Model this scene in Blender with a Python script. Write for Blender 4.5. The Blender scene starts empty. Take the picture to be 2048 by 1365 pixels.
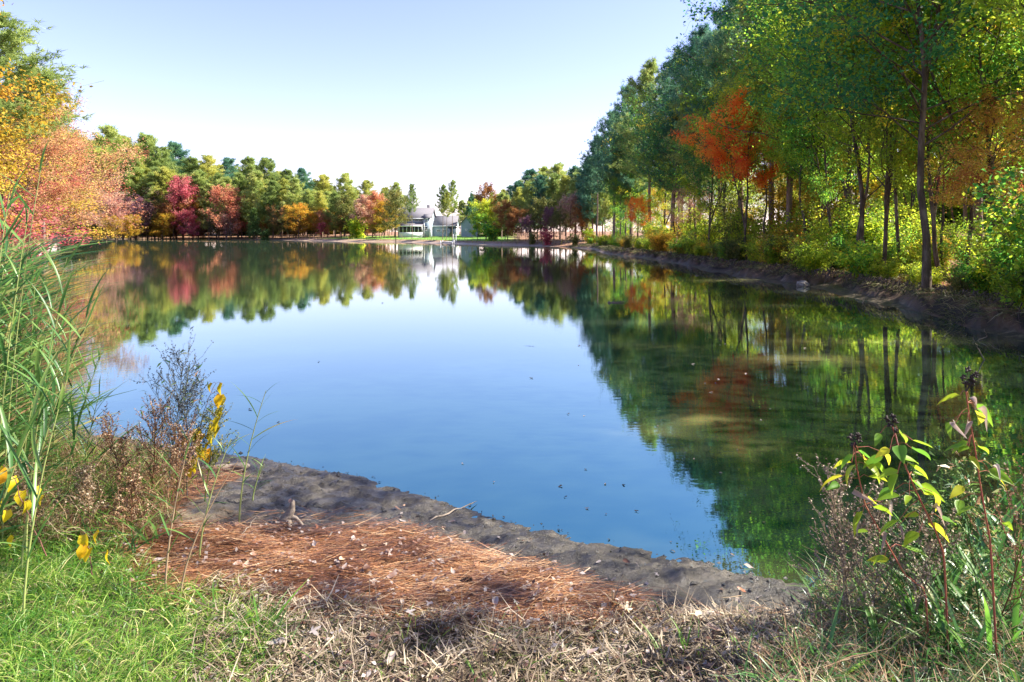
import bpy, math, random
import numpy as np
from math import radians, sin, cos, pi

# ------------------------------------------------------------------ camera, sky, sun, exposure
S = bpy.context.scene
COL = S.collection
EYE, F, HOR, CX = 1.8, 1365.0, 466.0, 1024.0
cam_d = bpy.data.cameras.new('camera'); cam = bpy.data.objects.new('camera', cam_d); COL.objects.link(cam)
cam.location = (0, 0, EYE); cam.rotation_euler = (radians(90), 0, 0)
cam_d.sensor_width = 36; cam_d.lens = 24.0; cam_d.shift_y = -(682.5 - HOR) / 2048.0
cam_d.clip_end = 5000; cam_d.clip_start = 0.05
S.camera = cam
SUN_EL, SUN_AZ = radians(41), radians(82)          # azimuth measured from +Y towards +X
w = bpy.data.worlds.new('World'); S.world = w; w.use_nodes = True
nt = w.node_tree; nt.nodes.clear()
sky = nt.nodes.new('ShaderNodeTexSky'); sky.sky_type = 'NISHITA'; sky.sun_disc = False
sky.sun_elevation = SUN_EL; sky.sun_rotation = SUN_AZ
sky.air_density = 1.0; sky.dust_density = 0.35; sky.ozone_density = 1.6
bg = nt.nodes.new('ShaderNodeBackground'); bg.inputs[1].default_value = 0.112
wo = nt.nodes.new('ShaderNodeOutputWorld')
tint = nt.nodes.new('ShaderNodeMix'); tint.data_type = 'RGBA'; tint.blend_type = 'MULTIPLY'; tint.inputs['Factor'].default_value = 1
tint.inputs['B'].default_value = (.93, .765, .96, 1)          # a slightly less green sky, the same all round
nt.links.new(sky.outputs[0], tint.inputs['A']); nt.links.new(tint.outputs['Result'], bg.inputs[0]); nt.links.new(bg.outputs[0], wo.inputs[0])
sd_ = bpy.data.lights.new('sun', 'SUN'); sun = bpy.data.objects.new('sun', sd_); COL.objects.link(sun)
sd_.energy = 5.0; sd_.angle = radians(0.55); sd_.color = (1.0, 0.93, 0.82)
sun.rotation_euler = (radians(90) - SUN_EL, 0, -SUN_AZ + pi)
sun.rotation_euler = (pi/2 - SUN_EL, 0, pi - SUN_AZ)
S.view_settings.view_transform = 'Standard'; S.view_settings.look = 'None'
S.view_settings.exposure = 1.68; S.view_settings.gamma = 1.0; S.view_settings.use_curve_mapping = False
S.render.engine = 'CYCLES'
S.cycles.max_bounces = 7; S.cycles.diffuse_bounces = 3; S.cycles.glossy_bounces = 3
S.cycles.transmission_bounces = 5; S.cycles.caustics_reflective = False; S.cycles.caustics_refractive = False

R = np.random.default_rng(7)
random.seed(5)
PX = lambda px, Y: (px - CX) / F * Y

# ------------------------------------------------------------------ helpers
def tag(o, label=None, cat=None, group=None, kind=None):
    if label: o['label'] = label
    if cat: o['category'] = cat
    if group: o['group'] = group
    if kind: o['kind'] = kind
    return o

def empty(name, loc=(0, 0, 0), rz=0.0, sc=1.0):
    o = bpy.data.objects.new(name, None); COL.objects.link(o); o.empty_display_size = .2
    o.location = loc; o.rotation_euler = (0, 0, rz); o.scale = (sc, sc, sc) if not hasattr(sc, '__len__') else sc
    return o

def mesh_np(name, V, faces, k, attr=None, smooth=False, mats=()):
    """faces: (n,k) int array; attr: per-vertex float 'v'"""
    me = bpy.data.meshes.new(name)
    V = np.asarray(V, dtype=np.float32); faces = np.asarray(faces, dtype=np.int32)
    n = len(faces)
    me.vertices.add(len(V)); me.vertices.foreach_set('co', V.ravel())
    me.loops.add(n * k); me.loops.foreach_set('vertex_index', faces.ravel())
    me.polygons.add(n); me.polygons.foreach_set('loop_start', np.arange(0, n * k, k, dtype=np.int32))
    if smooth: me.polygons.foreach_set('use_smooth', np.ones(n, dtype=bool))
    if attr is not None:
        for nm, a in (attr.items() if isinstance(attr, dict) else {'v': attr}.items()):
            at = me.attributes.new(nm, 'FLOAT', 'POINT'); at.data.foreach_set('value', np.asarray(a, dtype=np.float32))
    for m in mats: me.materials.append(m)
    me.update(calc_edges=True)
    return me

def ob(name, me, parent=None, loc=None, rot=None, sc=None, mat=None):
    o = bpy.data.objects.new(name, me); COL.objects.link(o)
    if parent: o.parent = parent
    if loc is not None: o.location = loc
    if rot is not None: o.rotation_euler = rot
    if sc is not None: o.scale = (sc, sc, sc) if not hasattr(sc, '__len__') else sc
    if mat is not None and me.materials:
        o.material_slots[0].link = 'OBJECT'; o.material_slots[0].material = mat
    return o

class MB:
    """mesh builder of quads"""
    def __init__(s): s.V = []; s.Fc = []; s.A = []; s.n = 0
    def add(s, V, Q, a=0.5):
        V = np.asarray(V, float); Q = np.asarray(Q, int)
        s.V.append(V); s.Fc.append(Q + s.n); s.A.append(np.full(len(V), a) if np.isscalar(a) else np.asarray(a)); s.n += len(V)
    def box(s, x0, x1, y0, y1, z0, z1, a=.5):
        V = [(x0,y0,z0),(x1,y0,z0),(x1,y1,z0),(x0,y1,z0),(x0,y0,z1),(x1,y0,z1),(x1,y1,z1),(x0,y1,z1)]
        s.add(V, [(0,3,2,1),(4,5,6,7),(0,1,5,4),(1,2,6,5),(2,3,7,6),(3,0,4,7)], a)
    def tube(s, P, rad, k=6, a=.5, cap=True):
        P = np.asarray(P, float); n = len(P); rad = np.full(n, rad) if np.isscalar(rad) else np.asarray(rad, float)
        T = np.gradient(P, axis=0); T /= np.linalg.norm(T, axis=1)[:, None] + 1e-9
        up = np.array([0.13, 0.21, 1.0]); 
        if abs(T[0] @ up) / np.linalg.norm(up) > .95: up = np.array([1.0, .1, .05])
        A = np.cross(T, up); A /= np.linalg.norm(A, axis=1)[:, None] + 1e-9
        B = np.cross(T, A)
        th = np.arange(k) * 2 * pi / k
        V = P[:, None, :] + rad[:, None, None] * (np.cos(th)[None, :, None] * A[:, None, :] + np.sin(th)[None, :, None] * B[:, None, :])
        V = V.reshape(-1, 3); i = np.arange(n - 1)[:, None] * k; j = np.arange(k)[None, :]; j2 = (j + 1) % k
        Q = np.stack([i + j, i + j2, i + k + j2, i + k + j], -1).reshape(-1, 4)
        s.add(V, Q, a)
    def mesh(s, name, mats=(), smooth=False):
        if not s.V: s.box(0,0.001,0,0.001,0,0.001)
        return mesh_np(name, np.concatenate(s.V), np.concatenate(s.Fc), 4, np.concatenate(s.A), smooth, mats)

def value_noise(x, y, seed=0, oct=4, lac=2.0, gain=.5):
    out = np.zeros_like(np.asarray(x, float)); amp = 1; tot = 0
    for o in range(oct):
        xi = np.floor(x).astype(np.int64); yi = np.floor(y).astype(np.int64); fx = x - xi; fy = y - yi
        fx = fx*fx*(3-2*fx); fy = fy*fy*(3-2*fy)
        def h(a, b):
            n = (a * 374761393 + b * 668265263 + (seed + o*17) * 982451653) & 0x7fffffff
            n = ((n ^ (n >> 13)) * 1274126177) & 0x7fffffff
            return ((n ^ (n >> 16)) & 0xffff) / 65535.0
        v = (h(xi,yi)*(1-fx)+h(xi+1,yi)*fx)*(1-fy)+(h(xi,yi+1)*(1-fx)+h(xi+1,yi+1)*fx)*fy
        out += amp * (v - .5); tot += amp; amp *= gain; x = x*lac+13.7; y = y*lac+7.1
    return out / tot * 2

def smooth01(t): t = np.clip(t, 0, 1); return t*t*(3-2*t)

# ------------------------------------------------------------------ materials
def newmat(name):
    m = bpy.data.materials.new(name); m.use_nodes = True; m.node_tree.nodes.clear()
    return m, m.node_tree, m.node_tree.nodes, m.node_tree.links

def ramp(N, stops, interp='LINEAR'):
    r = N.new('ShaderNodeValToRGB'); r.color_ramp.interpolation = interp
    while len(r.color_ramp.elements) > 1: r.color_ramp.elements.remove(r.color_ramp.elements[-1])
    r.color_ramp.elements[0].position = stops[0][0]; r.color_ramp.elements[0].color = (*stops[0][1], 1)
    for p, c in stops[1:]:
        e = r.color_ramp.elements.new(p); e.color = (*c, 1)
    return r

def foliage(name, stops, transl=.42, rough=.55, spec=.25, objvar=.18, tboost=1.5):
    m, t, N, L = newmat(name)
    at = N.new('ShaderNodeAttribute'); at.attribute_name = 'v'
    oi = N.new('ShaderNodeObjectInfo')
    ma = N.new('ShaderNodeMath'); ma.operation = 'MULTIPLY_ADD'; ma.inputs[1].default_value = objvar; ma.inputs[2].default_value = -objvar/2
    L.new(oi.outputs['Random'], ma.inputs[0])
    ad = N.new('ShaderNodeMath'); ad.operation = 'ADD'; ad.use_clamp = True
    L.new(at.outputs['Fac'], ad.inputs[0]); L.new(ma.outputs[0], ad.inputs[1])
    r = ramp(N, stops); L.new(ad.outputs[0], r.inputs[0])
    p = N.new('ShaderNodeBsdfPrincipled'); p.inputs['Roughness'].default_value = rough; p.inputs['Specular IOR Level'].default_value = spec
    L.new(r.outputs[0], p.inputs['Base Color'])
    tr = N.new('ShaderNodeBsdfTranslucent')
    g = N.new('ShaderNodeVectorMath'); g.operation = 'SCALE'; g.inputs['Scale'].default_value = tboost
    L.new(r.outputs[0], g.inputs[0]); L.new(g.outputs[0], tr.inputs[0])
    mx = N.new('ShaderNodeMixShader'); mx.inputs[0].default_value = transl
    L.new(p.outputs[0], mx.inputs[1]); L.new(tr.outputs[0], mx.inputs[2])
    o = N.new('ShaderNodeOutputMaterial'); L.new(mx.outputs[0], o.inputs[0])
    return m

def rough_mat(name, stops, scale=8, rough=.85, bump=.3, bscale=30, spec=.2, stretch=(1,1,1), detail=6):
    m, t, N, L = newmat(name)
    tc = N.new('ShaderNodeTexCoord'); mp = N.new('ShaderNodeMapping'); mp.inputs['Scale'].default_value = stretch
    L.new(tc.outputs['Object'], mp.inputs[0])
    n = N.new('ShaderNodeTexNoise'); n.inputs['Scale'].default_value = scale; n.inputs['Detail'].default_value = detail; n.inputs['Roughness'].default_value = .65
    L.new(mp.outputs[0], n.inputs[0])
    r = ramp(N, stops); L.new(n.outputs[0], r.inputs[0])
    p = N.new('ShaderNodeBsdfPrincipled'); p.inputs['Roughness'].default_value = rough; p.inputs['Specular IOR Level'].default_value = spec
    L.new(r.outputs[0], p.inputs['Base Color'])
    if bump:
        n2 = N.new('ShaderNodeTexNoise'); n2.inputs['Scale'].default_value = bscale; n2.inputs['Detail'].default_value = 4
        L.new(mp.outputs[0], n2.inputs[0])
        b = N.new('ShaderNodeBump'); b.inputs['Strength'].default_value = bump; b.inputs['Distance'].default_value = .02
        L.new(n2.outputs[0], b.inputs['Height']); L.new(b.outputs[0], p.inputs['Normal'])
    o = N.new('ShaderNodeOutputMaterial'); L.new(p.outputs[0], o.inputs[0])
    return m

M = {}
# foliage: ramp over the leaf's own random value
M['pine'] = foliage('pine_needles_green', [(0,(.13,.19,.05)),(.5,(.3,.38,.1)),(.85,(.46,.48,.14)),(1,(.52,.44,.16))], .45, objvar=.5)
M['pine_b'] = foliage('pine_needles_bluish', [(0,(.04,.12,.08)),(.5,(.1,.23,.13)),(.9,(.2,.32,.11)),(1,(.34,.36,.1))], .4, objvar=.4)
M['pine_y'] = foliage('pine_needles_yellowish', [(0,(.22,.25,.05)),(.5,(.42,.44,.09)),(1,(.55,.48,.14))], .45, objvar=.4)
M['green'] = foliage('leaves_deep_green', [(0,(.03,.12,.03)),(.3,(.08,.22,.035)),(.54,(.22,.34,.03)),(.78,(.36,.38,.03)),(1,(.6,.34,.03))], .55, objvar=.15, tboost=2.6)
M['green_d'] = foliage('leaves_dark_green', [(0,(.015,.08,.035)),(.4,(.04,.15,.045)),(.66,(.12,.24,.025)),(.86,(.36,.38,.03)),(1,(.6,.34,.03))], .5, objvar=.15, tboost=2.4)
M['ygreen'] = foliage('leaves_yellow_green', [(0,(.09,.19,.02)),(.45,(.26,.35,.03)),(.8,(.5,.48,.035)),(1,(.68,.44,.05))], .6, objvar=.2, tboost=1.9)
M['gold'] = foliage('leaves_gold', [(0,(.2,.18,.02)),(.5,(.48,.32,.03)),(1,(.62,.26,.04))], .5, objvar=.3, tboost=1.5)
M['orange'] = foliage('leaves_orange', [(0,(.65,.08,.03)),(.3,(.8,.24,.04)),(.7,(.85,.42,.05)),(1,(.8,.58,.08))], .6, objvar=.1, tboost=1.6)
M['redor'] = foliage('leaves_red_orange', [(0,(.42,.12,.08)),(.5,(.58,.25,.13)),(1,(.6,.4,.2))], .45, objvar=.25, tboost=1.3)
M['crimson'] = foliage('leaves_crimson', [(0,(.36,.05,.08)),(.5,(.52,.12,.14)),(1,(.58,.3,.2))], .45, objvar=.1, tboost=1.3)
M['pink'] = foliage('leaves_dusty_pink', [(0,(.36,.14,.13)),(.4,(.56,.3,.22)),(.75,(.62,.45,.28)),(1,(.6,.46,.16))], .4, objvar=.2, tboost=1.3)
M['autumn'] = foliage('leaves_orange_and_gold', [(0,(.4,.07,.05)),(.16,(.5,.18,.08)),(.32,(.62,.34,.1)),(.5,(.68,.48,.07)),(.7,(.6,.5,.07)),(.86,(.33,.38,.06)),(1,(.12,.2,.04))], .45, objvar=.2, tboost=1.4)
M['autumn_p'] = foliage('leaves_pink_and_orange', [(0,(.4,.06,.07)),(.25,(.52,.2,.1)),(.48,(.6,.36,.2)),(.72,(.62,.46,.1)),(.88,(.4,.4,.07)),(1,(.16,.24,.05))], .45, objvar=.2, tboost=1.4)
M['purple'] = foliage('leaves_dull_purple', [(0,(.09,.04,.06)),(.5,(.2,.09,.12)),(1,(.34,.2,.17))], .35, objvar=.2)
M['rust'] = foliage('leaves_rust', [(0,(.16,.06,.02)),(.5,(.32,.14,.04)),(1,(.36,.24,.08))], .4, objvar=.2)
M['olive'] = foliage('leaves_olive', [(0,(.06,.09,.02)),(.5,(.15,.17,.04)),(1,(.36,.28,.07))], .4, objvar=.3)
M['cedar'] = foliage('leaves_cedar', [(0,(.04,.09,.02)),(.6,(.1,.17,.035)),(1,(.16,.22,.05))], .25)
M['grass'] = foliage('grass_blades', [(0,(.025,.1,.02)),(.45,(.1,.24,.03)),(.8,(.28,.4,.06)),(1,(.62,.54,.26))], .45, rough=.4, spec=.4, tboost=1.6)
M['grass_d'] = foliage('grass_blades_dark', [(0,(.03,.1,.03)),(.5,(.08,.2,.05)),(.85,(.18,.3,.07)),(1,(.4,.34,.14))], .35, rough=.35, spec=.5)
M['reed'] = foliage('reed_leaves', [(0,(.02,.075,.025)),(.4,(.07,.18,.04)),(.75,(.2,.32,.07)),(.92,(.42,.36,.14)),(1,(.4,.24,.12))], .4, rough=.38, spec=.5, objvar=.5)
M['reed_stem'] = foliage('reed_stems', [(0,(.14,.24,.05)),(1,(.42,.42,.16))], .1, rough=.35, spec=.5)
M['straw'] = foliage('dry_straw', [(0,(.1,.055,.025)),(.35,(.24,.15,.08)),(.7,(.42,.32,.2)),(1,(.6,.5,.36))], .2, objvar=.1)
M['thatch'] = foliage('dry_thatch', [(0,(.045,.03,.018)),(.3,(.16,.115,.07)),(.6,(.31,.245,.165)),(.85,(.5,.42,.31)),(1,(.62,.5,.3))], .2, objvar=.1)
M['lip'] = foliage('bank_lip_grass', [(0,(.03,.03,.012)),(.35,(.09,.12,.03)),(.6,(.22,.2,.08)),(.85,(.4,.32,.18)),(1,(.5,.42,.26))], .25)
M['brownweed'] = foliage('dry_brown_weed', [(0,(.07,.03,.02)),(.4,(.2,.1,.05)),(.75,(.36,.22,.12)),(1,(.5,.4,.26))], .25)
M['darkweed'] = foliage('dark_weed_twigs', [(0,(.03,.035,.04)),(.6,(.09,.1,.1)),(1,(.16,.17,.13))], .1)
M['greyweed'] = foliage('grey_weed_twigs', [(0,(.12,.09,.06)),(.6,(.25,.19,.13)),(1,(.4,.32,.22))], .1)
M['needle'] = foliage('fallen_pine_needles', [(0,(.04,.02,.012)),(.3,(.14,.058,.028)),(.55,(.3,.125,.05)),(.8,(.48,.25,.11)),(1,(.66,.47,.27))], .15, rough=.4, spec=.4)
M['litter'] = foliage('fallen_leaves', [(0,(.12,.06,.04)),(.25,(.28,.17,.12)),(.45,(.33,.29,.27)),(.7,(.45,.38,.33)),(.88,(.58,.46,.3)),(1,(.4,.16,.08))], .2, rough=.5, spec=.4, objvar=.9)
M['forest_litter'] = foliage('forest_floor_leaves', [(0,(.16,.06,.03)),(.4,(.34,.15,.07)),(.75,(.5,.27,.13)),(1,(.6,.42,.2))], .25)
M['yleaf'] = foliage('yellow_leaves', [(0,(.62,.5,.02)),(.6,(.8,.58,.02)),(1,(.78,.36,.02))], .5, rough=.4, objvar=.9, tboost=1.15)
M['herb'] = foliage('yellow_green_herb_leaves', [(0,(.12,.28,.03)),(.5,(.3,.44,.03)),(1,(.66,.58,.04))], .5, rough=.4, objvar=.9, tboost=1.3)
M['deadleaf'] = foliage('withered_leaves', [(0,(.25,.17,.13)),(1,(.55,.45,.38))], .3, objvar=.6)
M['seed'] = rough_mat('dark_seed_heads', [(.3,(.015,.011,.01)),(.7,(.06,.045,.035))], 40, .7)
M['redstem'] = rough_mat('red_herb_stem', [(.3,(.28,.05,.05)),(.6,(.34,.12,.06)),(.8,(.32,.3,.08))], 6, .5, .1)
M['vinestem'] = rough_mat('brown_vine_stem', [(.3,(.12,.05,.04)),(.7,(.25,.12,.08))], 20, .6)
M['bark'] = rough_mat('brown_bark', [(.3,(.025,.018,.012)),(.5,(.09,.065,.045)),(.72,(.24,.19,.15))], 6, .9, .9, 18, stretch=(1,1,.25))
M['bark_pine'] = rough_mat('pine_bark', [(.25,(.08,.055,.045)),(.5,(.22,.15,.12)),(.75,(.36,.27,.23))], 5, .9, .9, 14, stretch=(1,1,.3))
M['bark_grey'] = rough_mat('grey_bark', [(.25,(.12,.11,.1)),(.5,(.25,.22,.2)),(.75,(.4,.37,.34))], 6, .9, .7, 18, stretch=(1,1,.3))
M['wood_grey'] = rough_mat('weathered_wood', [(.25,(.1,.08,.06)),(.5,(.26,.21,.16)),(.75,(.42,.35,.27))], 12, .8, .6, 40, stretch=(.2,1,1))
M['cone'] = rough_mat('pine_cone', [(.3,(.03,.02,.018)),(.7,(.12,.09,.075))], 60, .7)
M['mudroot'] = rough_mat('roots', [(.3,(.03,.022,.018)),(.7,(.15,.11,.09))], 14, .9)

# ground of the woods / far shores
def ground_material():
    m, t, N, L = newmat('ground_soil_mud_lawn')
    def attr(n):
        a = N.new('ShaderNodeAttribute'); a.attribute_name = n; return a.outputs['Fac']
    tc = N.new('ShaderNodeTexCoord')
    def noise(sc, det=6, ro=.6):
        n = N.new('ShaderNodeTexNoise'); n.inputs['Scale'].default_value = sc; n.inputs['Detail'].default_value = det; n.inputs['Roughness'].default_value = ro
        L.new(tc.outputs['Object'], n.inputs[0]); return n.outputs[0]
    forest = ramp(N, [(.3,(.09,.05,.03)),(.5,(.26,.13,.07)),(.62,(.36,.22,.11)),(.75,(.2,.2,.06))]); L.new(noise(3.0, 10, .75), forest.inputs[0])
    lawn = ramp(N, [(.3,(.08,.2,.015)),(.55,(.15,.3,.025)),(.75,(.24,.36,.05))]); L.new(noise(.9, 8), lawn.inputs[0])
    mud = ramp(N, [(.35,(.012,.009,.005)),(.52,(.05,.036,.022)),(.7,(.2,.15,.1))]); L.new(noise(5, 8), mud.inputs[0])
    fmud = ramp(N, [(.3,(.16,.11,.08)),(.55,(.3,.22,.16)),(.75,(.4,.32,.24))]); L.new(noise(1.2, 8), fmud.inputs[0])
    def mix(a, b, f):
        x = N.new('ShaderNodeMix'); x.data_type = 'RGBA'; L.new(f, x.inputs['Factor']); L.new(a, x.inputs['A']); L.new(b, x.inputs['B']); return x.outputs['Result']
    c = mix(forest.outputs[0], lawn.outputs[0], attr('lawn'))
    md = mix(mud.outputs[0], fmud.outputs[0], attr('far'))
    c = mix(c, md, attr('mud'))
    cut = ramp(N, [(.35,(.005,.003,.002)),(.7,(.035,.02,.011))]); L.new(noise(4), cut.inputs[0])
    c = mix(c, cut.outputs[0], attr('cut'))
    p = N.new('ShaderNodeBsdfPrincipled'); L.new(c, p.inputs['Base Color'])
    rr = N.new('ShaderNodeMapRange'); rr.inputs['To Min'].default_value = .95; rr.inputs['To Max'].default_value = .5; L.new(attr('mud'), rr.inputs['Value']); L.new(rr.outputs[0], p.inputs['Roughness'])
    b = N.new('ShaderNodeBump'); b.inputs['Strength'].default_value = .6; b.inputs['Distance'].default_value = .06; L.new(noise(7, 8, .7), b.inputs['Height']); L.new(b.outputs[0], p.inputs['Normal'])
    o = N.new('ShaderNodeOutputMaterial'); L.new(p.outputs[0], o.inputs[0]); return m
M['ground'] = ground_material()

def shore_material():
    m, t, N, L = newmat('near_shore_sand_and_mud')
    def attr(n):
        a = N.new('ShaderNodeAttribute'); a.attribute_name = n; return a.outputs['Fac']
    tc = N.new('ShaderNodeTexCoord')
    def noise(sc, det=6, ro=.6):
        n = N.new('ShaderNodeTexNoise'); n.inputs['Scale'].default_value = sc; n.inputs['Detail'].default_value = det; n.inputs['Roughness'].default_value = ro
        L.new(tc.outputs['Object'], n.inputs[0]); return n.outputs[0]
    wet = ramp(N, [(.34,(.008,.008,.008)),(.48,(.035,.032,.027)),(.6,(.08,.07,.054)),(.74,(.18,.15,.11))]); L.new(noise(9, 10, .75), wet.inputs[0])
    sand = ramp(N, [(.28,(.07,.05,.03)),(.45,(.2,.15,.095)),(.7,(.36,.29,.19))]); L.new(noise(14, 12, .75), sand.inputs[0])
    soil = ramp(N, [(.3,(.05,.024,.014)),(.55,(.16,.075,.035)),(.75,(.28,.14,.07))]); L.new(noise(16, 10, .75), soil.inputs[0])
    turf = ramp(N, [(.3,(.03,.04,.012)),(.5,(.09,.085,.035)),(.75,(.2,.16,.08))]); L.new(noise(18, 10, .75), turf.inputs[0])
    def mix(a, b, f):
        x = N.new('ShaderNodeMix'); x.data_type = 'RGBA'; L.new(f, x.inputs['Factor']); L.new(a, x.inputs['A']); L.new(b, x.inputs['B']); return x.outputs['Result']
    c = mix(sand.outputs[0], soil.outputs[0], attr('soil'))
    c = mix(c, turf.outputs[0], attr('turf'))
    c = mix(c, wet.outputs[0], attr('wet'))
    p = N.new('ShaderNodeBsdfPrincipled'); L.new(c, p.inputs['Base Color'])
    rr = N.new('ShaderNodeMapRange'); rr.inputs['To Min'].default_value = .9; rr.inputs['To Max'].default_value = .3; L.new(attr('wet'), rr.inputs['Value']); L.new(rr.outputs[0], p.inputs['Roughness'])
    b = N.new('ShaderNodeBump'); b.inputs['Strength'].default_value = .7; b.inputs['Distance'].default_value = .012; b.inputs['Distance'].default_value = .025; L.new(noise(28, 10, .78), b.inputs['Height']); L.new(b.outputs[0], p.inputs['Normal'])
    o = N.new('ShaderNodeOutputMaterial'); L.new(p.outputs[0], o.inputs[0]); return m
M['shore'] = shore_material()

def water_material():
    m, t, N, L = newmat('pond_water')
    tc = N.new('ShaderNodeTexCoord')
    at = N.new('ShaderNodeAttribute'); at.attribute_name = 'shoal'
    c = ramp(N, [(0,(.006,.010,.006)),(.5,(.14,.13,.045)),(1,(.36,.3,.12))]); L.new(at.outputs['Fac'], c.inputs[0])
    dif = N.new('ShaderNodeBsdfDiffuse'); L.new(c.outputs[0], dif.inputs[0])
    gl = N.new('ShaderNodeBsdfGlossy'); gl.inputs['Roughness'].default_value = 0
    lw = N.new('ShaderNodeLayerWeight'); lw.inputs['Blend'].default_value = .5          # Facing = 1 - cos
    pw = N.new('ShaderNodeMath'); pw.operation = 'POWER'; pw.inputs[1].default_value = 4.2; pw.use_clamp = True; L.new(lw.outputs['Facing'], pw.inputs[0])
    fm = N.new('ShaderNodeMix'); fm.data_type = 'RGBA'; fm.inputs['A'].default_value = (.06, .31, .31, 1); fm.inputs['B'].default_value = (1, .94, .9, 1); L.new(pw.outputs[0], fm.inputs['Factor']); L.new(fm.outputs['Result'], gl.inputs[0])
    sh_ = N.new('ShaderNodeAddShader'); L.new(dif.outputs[0], sh_.inputs[0]); L.new(gl.outputs[0], sh_.inputs[1])
    mp = N.new('ShaderNodeMapping'); mp.inputs['Scale'].default_value = (1.4, 3.2, 1); L.new(tc.outputs['Object'], mp.inputs[0])
    n = N.new('ShaderNodeTexNoise'); n.inputs['Scale'].default_value = 4.2; n.inputs['Detail'].default_value = 3; n.inputs['Roughness'].default_value = .45; L.new(mp.outputs[0], n.inputs[0])
    # calm and ruffled patches
    n2 = N.new('ShaderNodeTexNoise'); n2.inputs['Scale'].default_value = .12; n2.inputs['Detail'].default_value = 2; L.new(tc.outputs['Object'], n2.inputs[0])
    mr = N.new('ShaderNodeMapRange'); mr.inputs['From Min'].default_value = .35; mr.inputs['From Max'].default_value = .65; mr.inputs['To Min'].default_value = .006; mr.inputs['To Max'].default_value = .03
    L.new(n2.outputs[0], mr.inputs['Value'])
    b = N.new('ShaderNodeBump'); b.inputs['Distance'].default_value = .022; L.new(mr.outputs[0], b.inputs['Strength']); L.new(n.outputs[0], b.inputs['Height'])
    L.new(b.outputs[0], gl.inputs['Normal']); L.new(b.outputs[0], lw.inputs['Normal'])
    o = N.new('ShaderNodeOutputMaterial'); L.new(sh_.outputs[0], o.inputs[0]); return m
M['water'] = water_material()

# ------------------------------------------------------------------ pond outline and terrain
ctrl = np.array([(8.0,9.6),(8.25,11),(9.07,16),(9.5,22.5),(9.35,30),(9.2,45),(8.3,63),(8.6,77),(4.9,88),(-1.7,98),(-11,112),(-24,133),(-40,145),(-67,175),
                 (-100,189),(-122,186),(-112,150),(-70,104),(-50,72),(-34,48),(-23,31),(-15,19),(-9.5,12.5),(-6.6,9),(-5.0,7.2),(-3.9,6.25),(-3.1,5.85),(-2.45,5.65),(-1.82,5.35),(-1.2,5.05),
                 (-.52,4.62),(-.07,4.30),(.5,3.98),(1.03,3.75),(1.4,3.52),(1.6,3.36),(1.85,3.2),(2.6,3.15),(4,3.7),(5.6,5.3),(7.1,7.6)])
def spline(P, m=6):
    n = len(P); out = []
    for i in range(n):
        p0, p1, p2, p3 = P[i-1], P[i], P[(i+1) % n], P[(i+2) % n]
        for t in np.arange(m)/m:
            out.append(.5*((2*p1)+(-p0+p2)*t+(2*p0-5*p1+4*p2-p3)*t*t+(-p0+3*p1-3*p2+p3)*t**3))
    return np.array(out)
SH = spline(ctrl)
_d = np.clip(np.hypot(SH[:,0], SH[:,1]-0)*.05, .03, 1.6)
SH = SH + np.stack([value_noise(SH[:,0]*.9/np.maximum(_d,.25), SH[:,1]*.5, 3), value_noise(SH[:,1]*.9/np.maximum(_d,.25), SH[:,0]*.5, 4)], -1) * (_d*np.where(SH[:,1]<7, .22, .6))[:,None]

def sdist(x, y):
    """positive on land, negative in the pond"""
    x = np.asarray(x, float).ravel(); y = np.asarray(y, float).ravel()
    A = SH; B = np.roll(SH, -1, axis=0); best = np.full(len(x), 1e18); ins = np.zeros(len(x), bool)
    for a, b in zip(A, B):
        ab = b - a; t = np.clip(((x-a[0])*ab[0]+(y-a[1])*ab[1])/(ab@ab+1e-12), 0, 1)
        best = np.minimum(best, (x-a[0]-t*ab[0])**2+(y-a[1]-t*ab[1])**2)
        if a[1] != b[1]:
            c = ((a[1] > y) != (b[1] > y)) & (x < (b[0]-a[0])*(y-a[1])/(b[1]-a[1])+a[0]); ins ^= c
    d = np.sqrt(best); return np.where(ins, -d, d)

def height(x, y, d=None, fine=False):
    x = np.asarray(x, float); y = np.asarray(y, float); shp = x.shape; x = x.ravel(); y = y.ravel()
    if d is None: d = sdist(x, y)
    under = -0.5*smooth01(-d/3.0) - .02
    # beach profile
    beach = .105*(1-np.exp(-np.maximum(d,0)/.42)) + .05*np.clip(d-.6, 0, 2) + .015*np.clip(d-2, 0, 60)
    nz = value_noise(x*.35, y*.35, 11)
    # cut bank profile
    w1 = .6 + .9*value_noise(x*.25, y*.22, 21, 2) + .4*value_noise(x*1.5, y*1.3, 22, 3)
    shelf = .07*np.clip(d/np.maximum(w1,.15), 0, 1)
    bankh = .3 + .16*value_noise(x*.4, y*.3, 23, 3)
    bank = shelf + bankh*smooth01((d-np.maximum(w1,.1))/.22) + .05*np.clip(d-1.4, 0, 40) + .1*nz*smooth01((d-1.5)/3)
    kr = smooth01((x-4.5)/2)*smooth01((y-6)/2)*smooth01((86-y)/10)       # right bank
    farbank = .10*np.clip(d/2.2,0,1) + .35*smooth01((d-2.2)/.9) + .028*np.clip(d-3, 0, 60) + .12*nz*smooth01((d-3)/6)
    bank = bank + smooth01((d-.1)/.3)*smooth01((3-d)/1.5)*(.09*value_noise(x*3.2, y*2.2, 25, 4, 2.2, .65) + .05*value_noise(x*9, y*6, 26, 2))
    kf = smooth01((y-60)/25)*(1-kr)
    kl = smooth01((y-9)/8)*(1-kr)*(1-kf)
    leftbank = .1*np.clip(d/.8,0,1)+.35*smooth01((d-.8)/.6)+.04*np.clip(d-1.2,0,40)
    land = beach*(1-kr)*(1-kf)*(1-kl) + bank*kr + farbank*kf + leftbank*kl
    z = np.where(d < 0, under, land)
    z += np.where(d > .3, .02*value_noise(x*2, y*2, 5), 0)
    return z.reshape(shp)

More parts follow.
